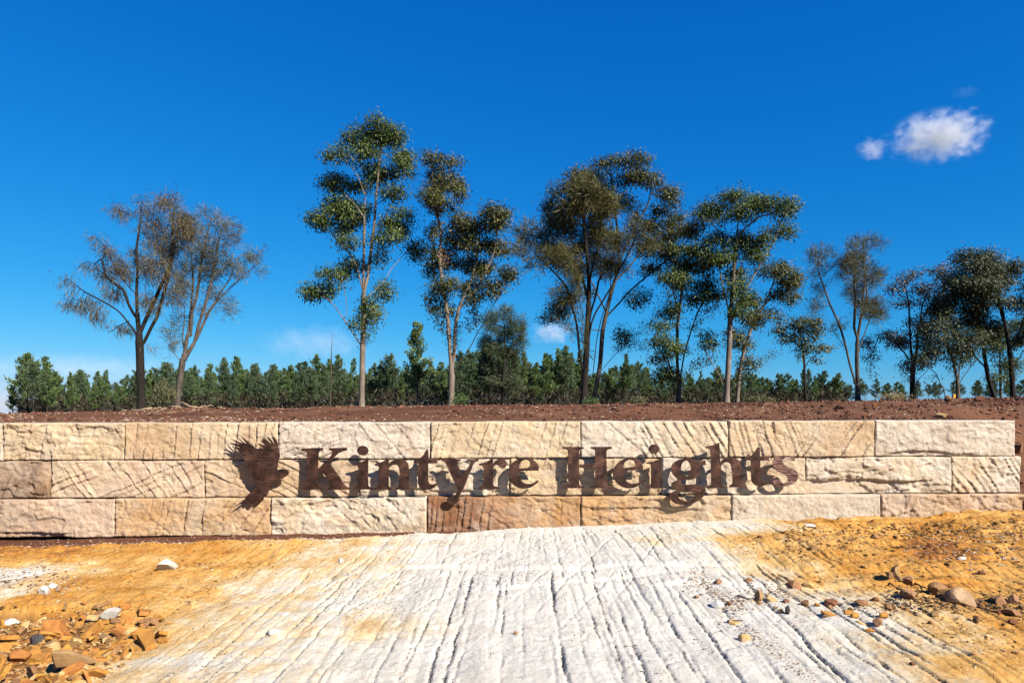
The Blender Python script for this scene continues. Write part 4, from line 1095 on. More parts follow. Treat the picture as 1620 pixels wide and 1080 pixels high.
def pine_meshes(seed, H, Wd, shape, leafmat, bare=.28, dens=1.0):
    r = np.random.default_rng(seed)
    n = 12
    zt = np.linspace(-.2, H * .98, n)
    path = np.stack([np.cumsum(r.normal(0, .018, n)), np.cumsum(r.normal(0, .018, n)), zt], 1)
    TV, TQ = tube_np(path, np.linspace(.028 * H / 5 + .03, .008, n), 6)
    trunk = mesh_np('trunk', TV, [TQ], True, B_PINE)
    BV = []; BQ = []; off = 0; LP = []; LD = []
    z = H * .06
    while z < H * .985:
        t = z / H
        az = r.uniform(0, 2 * math.pi)
        c = np.array([np.interp(z, zt, path[:, 0]), np.interp(z, zt, path[:, 1]), z])
        if shape == 'cone': prof = (1 - t) ** .9 * (.45 + .55 * min(1, (t) / .3)) * 1.15
        elif shape == 'column': prof = min(1, (1 - t) / .5) ** .9 * (.5 + .5 * min(1, t / .4))
        else: prof = math.sin(min(1, max(0, (t - .05) / .95)) ** .75 * math.pi) ** .9
        L = Wd * prof * r.uniform(.55, 1.15) + .10
        el = r.uniform(.25, .8) * (0.6 + .7 * t)
        d = np.array([math.cos(az) * math.cos(el), math.sin(az) * math.cos(el), math.sin(el)])
        k = 4
        s = np.linspace(0, 1, k)[:, None]
        pts = c + d * L * s + np.array([0, 0, .22 * L]) * s ** 2
        V, Q = tube_np(pts, np.linspace(.016, .005, k), 3)
        BV.append(V); BQ.append(Q + off); off += len(V)
        if t > bare * r.uniform(.6, 1.25):
            m = int((26 + 80 * L) * dens)
            ss = 1.08 - .85 * r.random(m) ** 1.4
            p = c + d * (L * ss)[:, None] + np.array([0, 0, .22 * L]) * (ss ** 2)[:, None] + r.normal(0, .055 + .055 * L, (m, 3))
            LP.append(p); LD.append(unit(d * .8 + r.normal(0, .45, (m, 3)) + np.array([0, 0, .7])))
        else:
            for _ in range(3):
                s0 = r.uniform(.3, .9); dd = unit(d + r.normal(0, .5, 3))
                V, Q = tube_np([c + d * L * s0, c + d * L * s0 + dd * .3], [.006, .003], 3)
                BV.append(V); BQ.append(Q + off); off += len(V)
        z += r.uniform(.05, .12) * (H / 5) ** .5
    branches = mesh_np('branches', np.concatenate(BV), [np.concatenate(BQ)], False, B_PINE)
    P = np.concatenate(LP); Dn = np.concatenate(LD); m = len(P)
    side = unit(np.cross(Dn, r.normal(0, 1, (m, 3))))
    Ln = r.uniform(.10, .22, m)
    V, Q = leaf_quads(P, Dn, Ln, Ln * r.uniform(.35, .6, m), side, 0)
    return trunk, branches, mesh_np('crown', V, [Q], False, leafmat)

PROTO = []
for k, (H, Wd, sh, lm, bare) in enumerate([(5.0, .95, 'cone', L_PINE, .25), (4.6, 1.1, 'round', L_PINE, .35), (5.4, .85, 'column', L_PINE2, .30), (4.2, 1.0, 'cone', L_PINE2, .20),
                                       (5.0, 1.15, 'round', L_PINE2, .42), (5.6, .8, 'cone', L_PINE, .34), (4.8, .9, 'column', L_PINE, .22), (5.2, 1.2, 'cone', L_PINE2, .30)]):
    PROTO.append((H, pine_meshes(40 + k, H, Wd, sh, lm, bare)))

def place_pine(x, y, height, k, label, group='cypress pines behind the mound', wid=1.0, name='pine_tree', rz_=None):
    H, (t, br, cr) = PROTO[k]
    z = gz(x, y)
    s = height / H
    root = empty(name, (x, y, z - .05), random.uniform(0, 6.28) if rz_ is None else rz_)
    root.scale = (s * wid, s * wid, s)
    tag(root, label, 'tree', group)
    for nme, m_ in (('trunk', t), ('branches', br), ('crown', cr)):
        obj(nme, m_, root)
    return root

# row tops read from the photograph: px -> top py
TOPX = [20, 40, 60, 85, 100, 140, 180, 230, 270, 300, 350, 400, 440, 480, 520, 560, 600, 630, 700, 740, 770, 800, 830, 860, 895, 940, 990, 1040, 1080, 1120, 1170, 1210, 1250, 1300, 1340, 1390, 1430, 1480, 1540, 1620]
TOPY = [596, 576, 576, 590, 604, 596, 598, 592, 588, 584, 576, 574, 580, 574, 578, 580, 580, 578, 576, 560, 556, 555, 570, 568, 560, 585, 570, 590, 594, 596, 588, 598, 600, 602, 598, 604, 604, 612, 612, 612]
pr = random.Random(5)
def pine_zone(px):
    for lim, nm in ((215, 'left of the dark sheoak'), (290, 'between the two left sheoaks'), (570, 'left of the tallest gum'), (712, 'left of the bronze gum'),
                    (920, 'left of the big sheoak'), (1075, 'right of the big sheoak'), (1150, 'left of the tall open gum'), (1400, 'right of the tall open gum')):
        if px < lim: return nm
def pine_label(px, y):
    return ('green cypress pine in the %s of the row, ' % ('front' if y < 60 else 'middle' if y < 70 else 'back')) + pine_zone(px)
def pine_row(y, step, hoff, x0=20, x1=1330, jit=.9):
    px = x0
    while px < x1:
        yy = y + pr.uniform(-2.5, 2.5)
        top = np.interp(px, TOPX, TOPY) + hoff + pr.choice([-14, -6, 0, 6, 14, 22]) * jit + pr.uniform(-5, 5)
        x = (px - 810) / F * yy
        ztop = EYE + (640 - top) / F * yy
        h = ztop - gz(x, yy)
        place_pine(x, yy, max(h, 2.2), pr.randrange(8), pine_label(px, y), 'cypress pines, ' + pine_zone(px), wid=pr.uniform(.78, 1.18))
        px += step * pr.uniform(.6, 1.4)
pine_row(56, 20, -5)
pine_row(62, 18, -1, 30, jit=.8)
pine_row(69, 18, 6, 100, jit=.5)
pine_row(77, 19, 9, 110, jit=.4)
def pine_row2(y, step, hoff):
    px = 1300
    while px < 1640:
        yy = y + pr.uniform(-3, 3)
        top = np.interp(px, TOPX, TOPY) + hoff + pr.uniform(-6, 10)
        x = (px - 810) / F * yy
        h = EYE + (640 - top) / F * yy - gz(x, yy)
        place_pine(x, yy, max(h, 1.8), pr.choice([1, 3, 4, 7]), 'low green pine beyond the trees at the right end of the mound', 'low pines at the right', wid=pr.uniform(1.0, 1.4))
        px += step * pr.uniform(.6, 1.4)
pine_row2(60, 26, 0); pine_row2(70, 24, 2)
def pine_at(px, top, y, k, label, wid=1.0):
    x = (px - 810) / F * y
    place_pine(x, y, EYE + (640 - top) / F * y - gz(x, y), k, label, 'cypress pines behind the mound', wid)
pine_at(660, 511, 50, 0, 'tall dark pointed cypress pine between the two tallest gums', 1.0)
pine_at(52, 573, 52, 4, 'rounded pine at the left end of the pine row, beside open sky', .95)
pine_at(74, 580, 53, 6, 'slim pine second from the left end of the pine row', 1.0)
pine_at(862, 561, 50, 0, 'dense dark green conical pine left of the big sheoak trunks', 1.15)
pine_at(775, 545, 52, 7, 'bushy dark pine under the right branch of the bronze gum', 1.0)
pine_at(895, 548, 54, 2, 'slender pine just left of the big sheoak trunks', .9)
pine_at(990, 560, 54, 5, 'slender pine just right of the big sheoak trunks', .9)
pine_at(1245, 592, 55, 1, 'rounded pine between the tall open gum and the young gum', 1.0)

# the thicket of dead lower twigs and seedlings that closes the view under the pines
r_ = np.random.default_rng(77)
n_ = 42000
py_ = r_.uniform(54, 80, n_); ppx = r_.uniform(28, 1340, n_)
xx_ = (ppx - 810) / F * py_
hm = np.interp(ppx, [20, 100, 900, 1000, 1340], [1.3, 1.8, 1.9, 1.4, 1.1]) * (0.6 + .5 * fbm(xx_ * .5, py_ * .5, 3, 701))
zz_ = ground_height(xx_[None], py_[None])[0] + hm * r_.random(n_) ** 1.1
dn_ = unit(r_.normal(0, .6, (n_, 3)) + np.array([0, 0, .8])); L_ = r_.uniform(.2, .6, n_)
V, Q = leaf_quads(np.stack([xx_, py_, zz_], 1), dn_, L_, L_ * r_.uniform(.12, .35, n_), unit(np.cross(dn_, r_.normal(0, 1, (n_, 3)))), 0)
o = obj('undergrowth', mesh_np('undergrowth', V, [Q], False, mat_leaf('thicket', [(0, (.022, .018, .012)), (.5, (.042, .034, .022)), (.8, (.036, .046, .02)), (1, (.10, .08, .055))], .7, .1, .2)))
tag(o, 'brownish thicket of dead twigs and seedlings under the pines', None, None, 'stuff')

# brushy sheoak standing among the pines
build_tree('sheoak_tree', 'brushy grey-green sheoak rising above the pines right of the bronze gum', 'tree', 'tall trees along the mound', 50, (740, 480), 6.0,
           [[(330, 980), (335, 800), (345, 600), (350, 400), (350, 200)], [(340, 700), (280, 480), (230, 300)], [(345, 640), (410, 430), (450, 260)], [(340, 760), (240, 600), (180, 480)], [(345, 700), (450, 560), (500, 420)]],
           [(350, 110, 90, 70), (260, 200, 90, 90), (440, 200, 90, 90), (200, 380, 90, 80), (350, 300, 110, 90), (490, 370, 70, 90), (300, 450, 110, 80), (430, 500, 100, 80), (230, 560, 90, 60), (350, 640, 120, 80), (300, 760, 110, 70), (420, 780, 100, 70)],
           .14, OAK_B, (B_DARK, B_DARK), mat_leaf('sheoak_greygreen', [(0, (.024, .036, .018)), (1, (.09, .11, .05))], .55, .15, .25), 1100, 2600, .2, 20, .34, trop=(0, 0, .12), kill=.18, fat=1.1)
# a dead sapling above the row
build_tree('dead_sapling', 'leafless grey dead sapling sticking up above the pine row', 'tree', None, 48, (460, 170), 2.16,
           [[(135, 1020), (138, 900), (140, 820), (142, 765)]], [(142, 790, 10, 25), (138, 840, 20, 30), (135, 890, 18, 24), (130, 850, 12, 20)], .045, dict(kind='gum', len=.004, wid=.2),
           (B_GREY, B_GREY), L_PALE, 1101, 60, .2, 1, .02, tip=.006)

# shrubs at the foot of the trees
def shrub(px, py, w_px, h_px, y, label, mat, seed, upright=.8, n=900, ll=.10):
    r = np.random.default_rng(seed)
    x = (px - 810) / F * y; z = gz(x, y)
    wd = w_px / F * y / 2; hh = EYE + (640 - (py - h_px)) / F * y - z
    root = empty('shrub', (x, y, z)); tag(root, label, 'shrub', 'shrubs at the foot of the trees')
    VV = []; QQ = []; off = 0; tips = []
    for k in range(26):
        a = r.uniform(0, 6.28); rr = r.uniform(0, 1) ** .6
        end = np.array([math.cos(a) * wd * rr, math.sin(a) * wd * rr, hh * r.uniform(.55, 1.0) * (1 - .35 * rr)])
        pts = np.array([(0, 0, -.05), end * np.array([.3, .3, .4]), end * np.array([.7, .7, .75]), end])
        V, Q = tube_np(pts, [.014, .011, .008, .004], 3); VV.append(V); QQ.append(Q + off); off += len(V)
        tips.append(pts)
    obj('stems', mesh_np('stems', np.concatenate(VV), [np.concatenate(QQ)], False, B_TWIG), root)
    tips = np.array(tips)
    i = r.integers(0, 26, n); s = r.uniform(.25, 1, n)
    p = tips[i, 1] * (1 - s)[:, None] + tips[i, 3] * s[:, None] + r.normal(0, .10, (n, 3))
    p[:, 2] = np.abs(p[:, 2])
    d = unit(r.normal(0, .6, (n, 3)) + np.array([0, 0, upright]))
    L = r.uniform(.6, 1.5, n) * ll
    V, Q = leaf_quads(p, d, L, L * .3, unit(np.cross(d, r.normal(0, 1, (n, 3)))), 0)
    obj('foliage', mesh_np('foliage', V, [Q], False, mat), root)
shrub(257, 648, 46, 52, 30, 'pale grey-green wispy shrub between the two left sheoaks', L_SHRUB, 1, n=2200)
shrub(730, 645, 30, 24, 32, 'small bright green bush at the foot of the bronze gum', L_PINE, 2, .3, 900)
shrub(1010, 645, 40, 16, 32, 'low grey-green bush right of the big sheoak trunks', L_SHRUB, 3, .3, 900)
shrub(935, 645, 26, 14, 31, 'tiny green bush at the foot of the big sheoak', L_PINE, 4, .3, 500)
shrub(1415, 638, 50, 14, 34, 'low straw-coloured scrub beside the purplish gum', mat_leaf('straw', [(0, (.16, .12, .06)), (1, (.34, .27, .15))], .7, .2, .2), 5, .9, 1200)
shrub(1200, 643, 60, 16, 36, 'low olive scrub between the leaning gum and the young gum', L_SHRUB, 6, .5, 1300)

# ------------------------------------------------------------------ loose rock
def rock_mesh(name, seed, size, facets=9, sub=2, flat=1.0, mat=None, rnd=.12):
    """a stone: sphere cut by random planes, then roughened; size = (w, d, h)"""
    r = np.random.default_rng(seed)
    bm = bmesh.new()
    bmesh.ops.create_icosphere(bm, subdivisions=sub + 1, radius=1.0)
    V = np.array([v.co[:] for v in bm.verts])
    for k in range(facets):
        nrm = unit(r.normal(0, 1, 3)); d = r.uniform(.42, .80)
        dist = V @ nrm - d
        V = V - np.clip(dist, 0, None)[:, None] * nrm
    n3 = fbm(V[:, 0] * 2.1 + seed, V[:, 1] * 2.1 + V[:, 2] * 1.7, 3, seed) - .5
    V = V * (1 + rnd * n3)[:, None]
    V -= .5 * (V.max(0) + V.min(0))
    V = V / (V.max(0) - V.min(0)) * np.array(size)
    V[:, 2] -= V[:, 2].min()
    for v_, c_ in zip(bm.verts, V): v_.co = c_
    me = bpy.data.meshes.new(name); bm.to_mesh(me); bm.free()
    if mat: me.materials.append(mat)
    return me

def slab_mesh(name, seed, size, mat=None, pts=9):
    """a split flake of bedded sandstone: irregular outline, bevelled rim, uneven top"""
    r = np.random.default_rng(seed)
    a = np.sort(r.uniform(0, 2 * math.pi, pts)); rad = r.uniform(.72, 1.08, pts)
    out = np.stack([np.cos(a) * rad, np.sin(a) * rad], 1)
    w_, d_, h_ = size
    out = out / (out.max(0) - out.min(0)) * np.array([w_, d_])
    n = len(out)
    rings = [(1.0, 0.0), (1.03, .35), (1.0, .75), (.93, 1.0), (.5, 1.0)]
    V = []
    for s, hz in rings:
        j = 1 + r.normal(0, .025, n)
        V.append(np.column_stack([out * s * j[:, None], h_ * hz * (1 + r.normal(0, .06, n))]))
    V = np.concatenate(V + [np.array([[0, 0, h_ * 1.02]]), np.array([[0, 0, 0]])])
    Q = []
    i = np.arange(n); j = (i + 1) % n
    for k in range(len(rings) - 1):
        Q.append(np.stack([k * n + i, k * n + j, (k + 1) * n + j, (k + 1) * n + i], 1))
    top = np.stack([(len(rings) - 1) * n + i, (len(rings) - 1) * n + j, np.full(n, len(V) - 2)], 1)
    bot = np.stack([j, i, np.full(n, len(V) - 1)], 1)
    return mesh_np(name, V, [np.concatenate(Q), np.concatenate([top, bot])], False, mat)

MR_WHITE = mat_single_rock('white_stone', (.70, .67, .62), (.56, .52, .47), 1)
MR_GREY = mat_single_rock('grey_stone', (.40, .38, .36), (.52, .48, .43), 2)
MR_DARK = mat_single_rock('dark_stone', (.035, .035, .04), (.07, .065, .06), 3)
MR_OCH = mat_single_rock('ochre_stone', (.52, .26, .05), (.36, .15, .03), 4)
MR_ORG = mat_single_rock('orange_stone', (.48, .20, .045), (.32, .115, .035), 5)
MR_BRN = mat_single_rock('brown_stone', (.22, .105, .045), (.32, .17, .075), 6)
MR_PNK = mat_single_rock('pinkish_stone', (.36, .19, .10), (.24, .115, .06), 7)
MR_TAN = mat_single_rock('tan_stone', (.40, .25, .11), (.27, .15, .065), 8)
MR_RED = mat_single_rock('rusty_stone', (.27, .095, .04), (.19, .075, .04), 9)
MR_CRM = mat_single_rock('cream_stone', (.60, .42, .20), (.50, .30, .10), 10)
MR_BIG = mat_single_rock('pale_ended_brown_stone', (.24, .125, .06), (.44, .30, .18), 11, 5.0)

rs = 0
def place_rock(px, py, w_px, h_px, mat, label, kind='rock', tilt=(0, 0), rz_=None, group=None, sink=.2, depth=.85, thick=None, name=None):
    """px, py: foot of the stone in the photograph; w_px, h_px its apparent size"""
    global rs
    rs += 1
    r = random.Random(rs * 13)
    P = rock_pt(px, py)
    m = P[1] / F
    wd, hh = w_px * m, h_px * m
    if kind == 'rock':
        me = rock_mesh('rock', rs * 31, (wd, wd * depth, hh * 1.05), 10, 2, 1, mat)
    else:
        me = slab_mesh('slab', rs * 31, (wd, (thick or depth) * wd, max(.018, hh * .35)), mat)
    o = obj(name or ('loose_rock' if kind == 'rock' else 'rock_slab'), me)
    o.location = (P[0], P[1] + wd * depth * .3, P[2] - hh * sink)
    o.rotation_euler = (math.radians(tilt[0]), math.radians(tilt[1]), r.uniform(0, 6.28) if rz_ is None else math.radians(rz_))
    tag(o, label, 'rock', group)
    return o

R_ = place_rock
# left side
R_(262, 902, 31, 21, MR_WHITE, 'white angular rock lying alone on the ochre rock left of centre', rz_=10)
R_(66, 941, 15, 15, MR_WHITE, 'small white upright stone above the dark ledge at left', rz_=30)
R_(83, 930, 15, 8, MR_WHITE, 'flat white stone beside the small white upright stone', rz_=70)
R_(169, 979, 31, 20, MR_GREY, 'rounded grey-white rock at the top of the lower left rubble', rz_=15)
R_(84, 1008, 58, 60, MR_ORG, 'largest tan-orange slab leaning in the lower left rubble', 'slab', (38, -14), 20, thick=1.15)
R_(20, 1022, 24, 42, MR_BRN, 'brown slab standing on edge at the left of the rubble', 'slab', (55, -42), 25, thick=1.5)
R_(55, 1020, 20, 18, MR_DARK, 'dark charcoal block beneath the largest orange slab', rz_=25)
R_(76, 1026, 28, 22, MR_CRM, 'cream-yellow slab propped at the foot of the largest orange slab', 'slab', (30, -25), 40)
R_(58, 1052, 34, 26, MR_OCH, 'ochre slab overhanging a dark hollow near the bottom left corner', 'slab', (26, -18), 30)
R_(103, 1068, 32, 30, MR_CRM, 'pointed cream-ochre blade of rock in the lower left', 'slab', (28, 12), 60, thick=.55)
R_(25, 1048, 34, 20, MR_ORG, 'thick ochre ledge piece above the dark hollow', rz_=12)
R_(168, 1016, 18, 10, MR_CRM, 'small cream stone at the right rim of the rubble', rz_=5)
R_(131, 970, 16, 20, MR_BRN, 'brown wedge of stone behind the largest orange slab', 'slab', (50, 10), 15)
R_(200, 978, 30, 16, MR_OCH, 'ochre slab at the right end of the rubble top', 'slab', (24, 14), 35)
R_(195, 963, 20, 10, MR_ORG, 'rust-orange block near the rubble top', rz_=8)
R_(138, 1008, 26, 20, MR_OCH, 'dark ochre slab right of the largest orange slab', 'slab', (34, 20), 40)
R_(97, 968, 26, 6, MR_GREY, 'pale grey splinter of stone lying across the rubble top', 'slab', (10, -20), 35, thick=.2)
R_(4, 982, 34, 16, MR_WHITE, 'white stone cut by the left edge of the picture', rz_=0)
R_(5, 1022, 16, 30, MR_OCH, 'bright ochre slab at the left edge of the picture', 'slab', (60, -10), 80)
R_(128, 990, 22, 16, MR_OCH, 'mustard slab standing right behind the largest orange slab', 'slab', (48, -8), 10)
R_(539, 890, 7, 9, MR_WHITE, 'tiny white stone standing on the cream rock left of centre', rz_=40)
R_(432, 1004, 22, 12, MR_WHITE, 'white stone half sunk in a crack of the cream rock', rz_=10, sink=.3)
R_(302, 957, 16, 8, MR_CRM, 'small cream stone on the pale rock left of the cracks', rz_=30)
R_(30, 850, 22, 8, MR_WHITE, 'pale stone against the foot of the wall at far left', rz_=15)
R_(12, 847, 20, 14, MR_TAN, 'tan chunk fallen against the wall at the left edge', rz_=45)
R_(113, 849, 12, 5, MR_CRM, 'flat cream stone at the foot of the wall on the red soil', rz_=0)
# right side
R_(1523, 957, 43, 30, MR_BIG, 'largest round brown boulder with a pale end, at right', rz_=-12, depth=.75)
R_(1419, 915, 15, 26, MR_TAN, 'pointed upright stone at the head of the cobble line', rz_=20)
R_(1409, 914, 16, 11, MR_BRN, 'brown stone leaning at the foot of the pointed upright stone', rz_=40)
R_(1440, 926, 17, 16, MR_PNK, 'round speckled cobble below the pointed upright stone', rz_=0)
R_(1428, 922, 14, 9, MR_TAN, 'small tan cobble between the pointed stone and the round cobble', rz_=70)
R_(1484, 942, 30, 24, MR_BRN, 'rough brown rock left of the largest boulder', rz_=15)
R_(1498, 944, 16, 13, MR_CRM, 'cream stone wedged beside the rough brown rock', rz_=35)
R_(1443, 948, 28, 16, MR_PNK, 'flat pinkish-brown rock among the leaf litter', rz_=5)
R_(1606, 955, 19, 17, MR_PNK, 'pinkish stone near the right edge', rz_=25)
R_(1584, 956, 26, 14, MR_BRN, 'brown stones heap piece left of the pinkish stone', rz_=60)
R_(1606, 974, 28, 11, MR_BRN, 'long brown stone at the right edge below the pinkish stone', rz_=5)
R_(1604, 987, 14, 9, MR_RED, 'small dark brown stone lowest at the right edge', rz_=5)
R_(1585, 971, 12, 8, MR_RED, 'small rusty stone left of the long brown stone', rz_=45)
R_(1555, 909, 11, 9, MR_BRN, 'lone small brown stone above the largest boulder', rz_=10)
R_(1522, 887, 15, 8, MR_WHITE, 'lone white stone high on the ochre rock at right', rz_=10)
R_(1574, 859, 24, 8, MR_CRM, 'flat pale stone with shadow near the right end of the wall', 'slab', (8, 4), 10)
R_(1258, 932, 25, 17, MR_PNK, 'pinkish-brown cobble where white rock meets ochre', rz_=10)
R_(1281, 931, 18, 12, MR_CRM, 'cream block right beside the pinkish-brown cobble', rz_=30)
R_(1204, 951, 17, 20, MR_TAN, 'tan upright stone on the white rock', rz_=20)
R_(1181, 948, 24, 9, MR_GREY, 'flat grey stone left of the tan upright stone', rz_=5)
R_(1137, 962, 20, 13, MR_WHITE, 'white chunk at the left of the gravel break', rz_=15)
R_(1225, 950, 22, 10, MR_CRM, 'cream flake right of the tan upright stone', 'slab', (12, 8), 20)
R_(1318, 959, 23, 11, MR_RED, 'rusty red stone in the middle of the cobble line', rz_=5)
R_(1315, 974, 24, 8, MR_OCH, 'yellow flake lying below the rusty red stone', 'slab', (14, 10), 15)
R_(1353, 976, 28, 9, MR_OCH, 'ochre slab right of the yellow flake', 'slab', (10, 8), 5)
R_(1364, 987, 18, 10, MR_CRM, 'small cream slab below the ochre slab', 'slab', (16, 12), 45)
R_(1392, 991, 19, 14, MR_PNK, 'pinkish wedge-shaped stone below the cobble line', rz_=25)
R_(1377, 999, 15, 6, MR_OCH, 'thin ochre flake beside the pinkish wedge', 'slab', (10, 4), 45)
R_(1365, 958, 22, 10, MR_BRN, 'dark brown lump in the leaf litter, middle of the cobble line', rz_=45)
R_(1247, 971, 9, 16, MR_DARK, 'small dark upright splinter on the white rock', rz_=45)
R_(1290, 870, 16, 6, MR_BRN, 'brown stone under the smooth grey block at right', rz_=20)
R_(1283, 833, 18, 6, MR_WHITE, 'white flat stone close to the wall under the grey block', rz_=5)
R_(1278, 827, 20, 6, MR_BRN, 'dark flat stone just above the white flat stone', 'slab', (4, 2), 5)
R_(1385, 858, 12, 8, MR_BRN, 'small brown stone on the ochre rock below the wall', rz_=5)
R_(1203, 851, 8, 5, MR_RED, 'tiny dark red stone on the white rock below the wall', rz_=5)
R_(1165, 985, 22, 11, MR_CRM, 'cream flake in the gravel break on the white rock', 'slab', (10, 6), 40)
R_(1180, 1012, 20, 10, MR_CRM, 'long cream stone in the crack at lower right', rz_=20)
R_(1445, 1052, 10, 6, MR_RED, 'tiny dark red stone on the cream rock at lower right', rz_=20)
R_(816, 1003, 7, 6, MR_BRN, 'tiny brown pebble alone on the white rock', rz_=0)

# rubble pieces nobody would name singly, but each a stone
RUB = [slab_mesh('slab', 900 + k, (.13, .075, .024), [MR_OCH, MR_ORG, MR_BRN, MR_OCH, MR_CRM, MR_OCH, MR_TAN][k % 7], 5 + k % 3) for k in range(14)]
rr_ = random.Random(21)
cnt_ = 0
while cnt_ < 170:
    x = rr_.uniform(-4.6, -2.55); y = rr_.uniform(4.0, 5.85)
    d = float(in_poly_dist(np.array([x]), np.array([y]), PIT)[0])
    px = 810 + x / y * F
    if d < -.08 or px < -15: continue
    o = obj('rock_slab', RUB[rr_.randrange(14)])
    s = rr_.uniform(.45, 1.25) ** 1.2 * (1.6 if cnt_ % 13 == 0 else 1.0)
    o.scale = (s, s * rr_.uniform(.7, 1.2), s * rr_.uniform(.8, 1.3))
    o.location = (x, y, float(rz(np.array(x), np.array(y))) + .004)
    o.rotation_euler = (rr_.gauss(.3, .5), rr_.gauss(-.2, .5), rr_.uniform(0, 6.28))
    tag(o, 'loose flake of ochre sandstone in the rubble hollow at lower left', 'rock', 'sandstone flakes in the lower left rubble')
    cnt_ += 1
COB = [rock_mesh('rock', 950 + k, (.10, .085, .07), 9, 1, 1, [MR_BRN, MR_TAN, MR_BRN, MR_OCH, MR_PNK, MR_TAN][k % 6]) for k in range(12)]
cnt_ = 0
while cnt_ < 32:
    px = rr_.uniform(1090, 1640); py = 930 + (px - 1090) * .06 + rr_.gauss(12, 15)
    if py < 905: continue
    P = rock_pt(px, py)
    o = obj('loose_rock', COB[rr_.randrange(12)])
    s = rr_.uniform(.22, .75)
    o.scale = (s, s, s)
    o.location = (P[0], P[1], P[2] - .01)
    o.rotation_euler = (rr_.gauss(0, .3), rr_.gauss(0, .3), rr_.uniform(0, 6.28))
    tag(o, 'small cobble scattered along the break across the right-hand rock', 'rock', 'small cobbles along the right-hand break')
    cnt_ += 1

# ------------------------------------------------------------------ gravel, crumbs, litter: uncountable
OCTV = np.array([(1, 0, 0), (-1, 0, 0), (0, 1, 0), (0, -1, 0), (0, 0, 1), (0, 0, -1)], float)
OCTF = np.array([(0, 2, 4), (2, 1, 4), (1, 3, 4), (3, 0, 4), (2, 0, 5), (1, 2, 5), (3, 1, 5), (0, 3, 5)])
def scatter(name, pts, size, mat, label, flat=.55, seed=0, jit=.35, sizepow=2.0, long_=1.0):
    r = np.random.default_rng(seed)
    n = len(pts)
    base = np.repeat(OCTV[None], n, 0) + r.normal(0, jit, (n, 6, 3)) * .5
    s = size[0] + (size[1] - size[0]) * r.random(n) ** sizepow
    base = base * s[:, None, None] * np.array([long_, .8, flat])
    a = r.uniform(0, 2 * math.pi, n); ca, sa = np.cos(a), np.sin(a)
    x = base[:, :, 0] * ca[:, None] - base[:, :, 1] * sa[:, None]; y = base[:, :, 0] * sa[:, None] + base[:, :, 1] * ca[:, None]
    t = r.normal(0, .3, n); z = base[:, :, 2] + x * t[:, None]
    V = np.stack([x, y, z], -1) + pts[:, None, :] + np.array([0, 0, 1.0]) * (s * flat * .35)[:, None, None]
    Fq = (np.arange(n)[:, None, None] * 6 + OCTF[None]).reshape(-1, 3)
    o = obj(name, mesh_np(name, V.reshape(-1, 3), [Fq], False, mat))
    tag(o, label, None, None, 'stuff')
    return o

def rock_points(n, fn, r, xr=(-6.5, 7.5), yr=(3.6, 9.2)):
    out = []
    tot = 0
    while tot < n:
        x = r.uniform(*xr, 40000); y = r.uniform(*yr, 40000)
        w_ = fn(x, y)
        k = r.random(40000) < w_
        P = np.stack([x[k], y[k], rz(x[k], y[k])], 1)
        out.append(P); tot += len(P)
        if len(out) > 60: break
    return np.concatenate(out)[:n]
r0 = np.random.default_rng(3)
def at(arr):
    def f(x, y):
        ix = np.clip(((x - RX0) / DXG).astype(int), 0, nx - 1); iy = np.clip(((y - RY0) / DYG).astype(int), 0, ny - 1)
        return arr[iy, ix]
    return f
gG, gO, gP, gS = at(RGR), at(ROCH), at(RPIT), at(RSOIL)
M_CRUMB = mat_loose('shale_crumb', [(0, (.045, .045, .045)), (.6, (.11, .105, .10)), (.85, (.22, .19, .16)), (1, (.45, .40, .34))])
M_OCRUMB = mat_loose('ochre_crumb', [(0, (.10, .05, .02)), (.35, (.30, .14, .04)), (.75, (.46, .25, .08)), (1, (.62, .48, .28))])
M_MIX = mat_loose('mixed_gravel', [(0, (.11, .06, .035)), (.4, (.28, .16, .09)), (.75, (.50, .38, .24)), (1, (.66, .61, .54))])
M_LITTER = mat_loose('leaf_litter', [(0, (.03, .02, .014)), (.6, (.11, .065, .04)), (1, (.26, .17, .10))])
M_PALEBIT = mat_loose('pale_chip', [(0, (.26, .13, .08)), (.4, (.45, .31, .20)), (1, (.78, .66, .52))])
M_CLOD = mat_loose('red_clod', [(0, (.07, .024, .014)), (.7, (.16, .06, .033)), (1, (.26, .12, .07))])

P = rock_points(15000, lambda x, y: np.clip((gG(x, y) - .009) / .012, 0, 1) * (fbm(x * 1.6, y * 1.6, 3, 501) > .44) * (gO(x, y) < .55), r0)
scatter('shale_crumbs', P, (.002, .008), M_CRUMB, 'dark shale crumbs lying in the rip grooves', .5, 1)
P = rock_points(2600, lambda x, y: (fbm(x * 2.2 + y, y * .9 - x * .8, 4, 503) > .60) * .7 * (x < 1.5) * (gO(x, y) < .6) * (gS(x, y) < .2), r0)
scatter('shale_crumbs', P, (.003, .010), M_CRUMB, 'dark shale crumbs scattered along cracks of the pale rock', .5, 2)
P = rock_points(7000, lambda x, y: (gO(x, y) < .5) * (gS(x, y) < .2) * np.clip(1.8 * fbm(x * 2.1, y * 2.1, 4, 507) - .6, 0, 1), r0)
scatter('shale_crumbs', P, (.0015, .006), M_CRUMB, 'fine grit dusting the pale bedrock', .5, 20)
P = rock_points(9000, lambda x, y: (gO(x, y) > .55) * (gS(x, y) < .3) * np.clip(1.6 * fbm(x * 1.4, y * 1.8, 4, 505) - .55, 0, 1), r0)
scatter('ochre_crumbs', P, (.004, .022), M_OCRUMB, 'ochre crumbs and flakes strewn over the bedrock', .42, 3, sizepow=3)
P = rock_points(9000, lambda x, y: np.clip(gP(x, y), 0, 1), r0, (-4.8, -2.3), (3.8, 6.0))
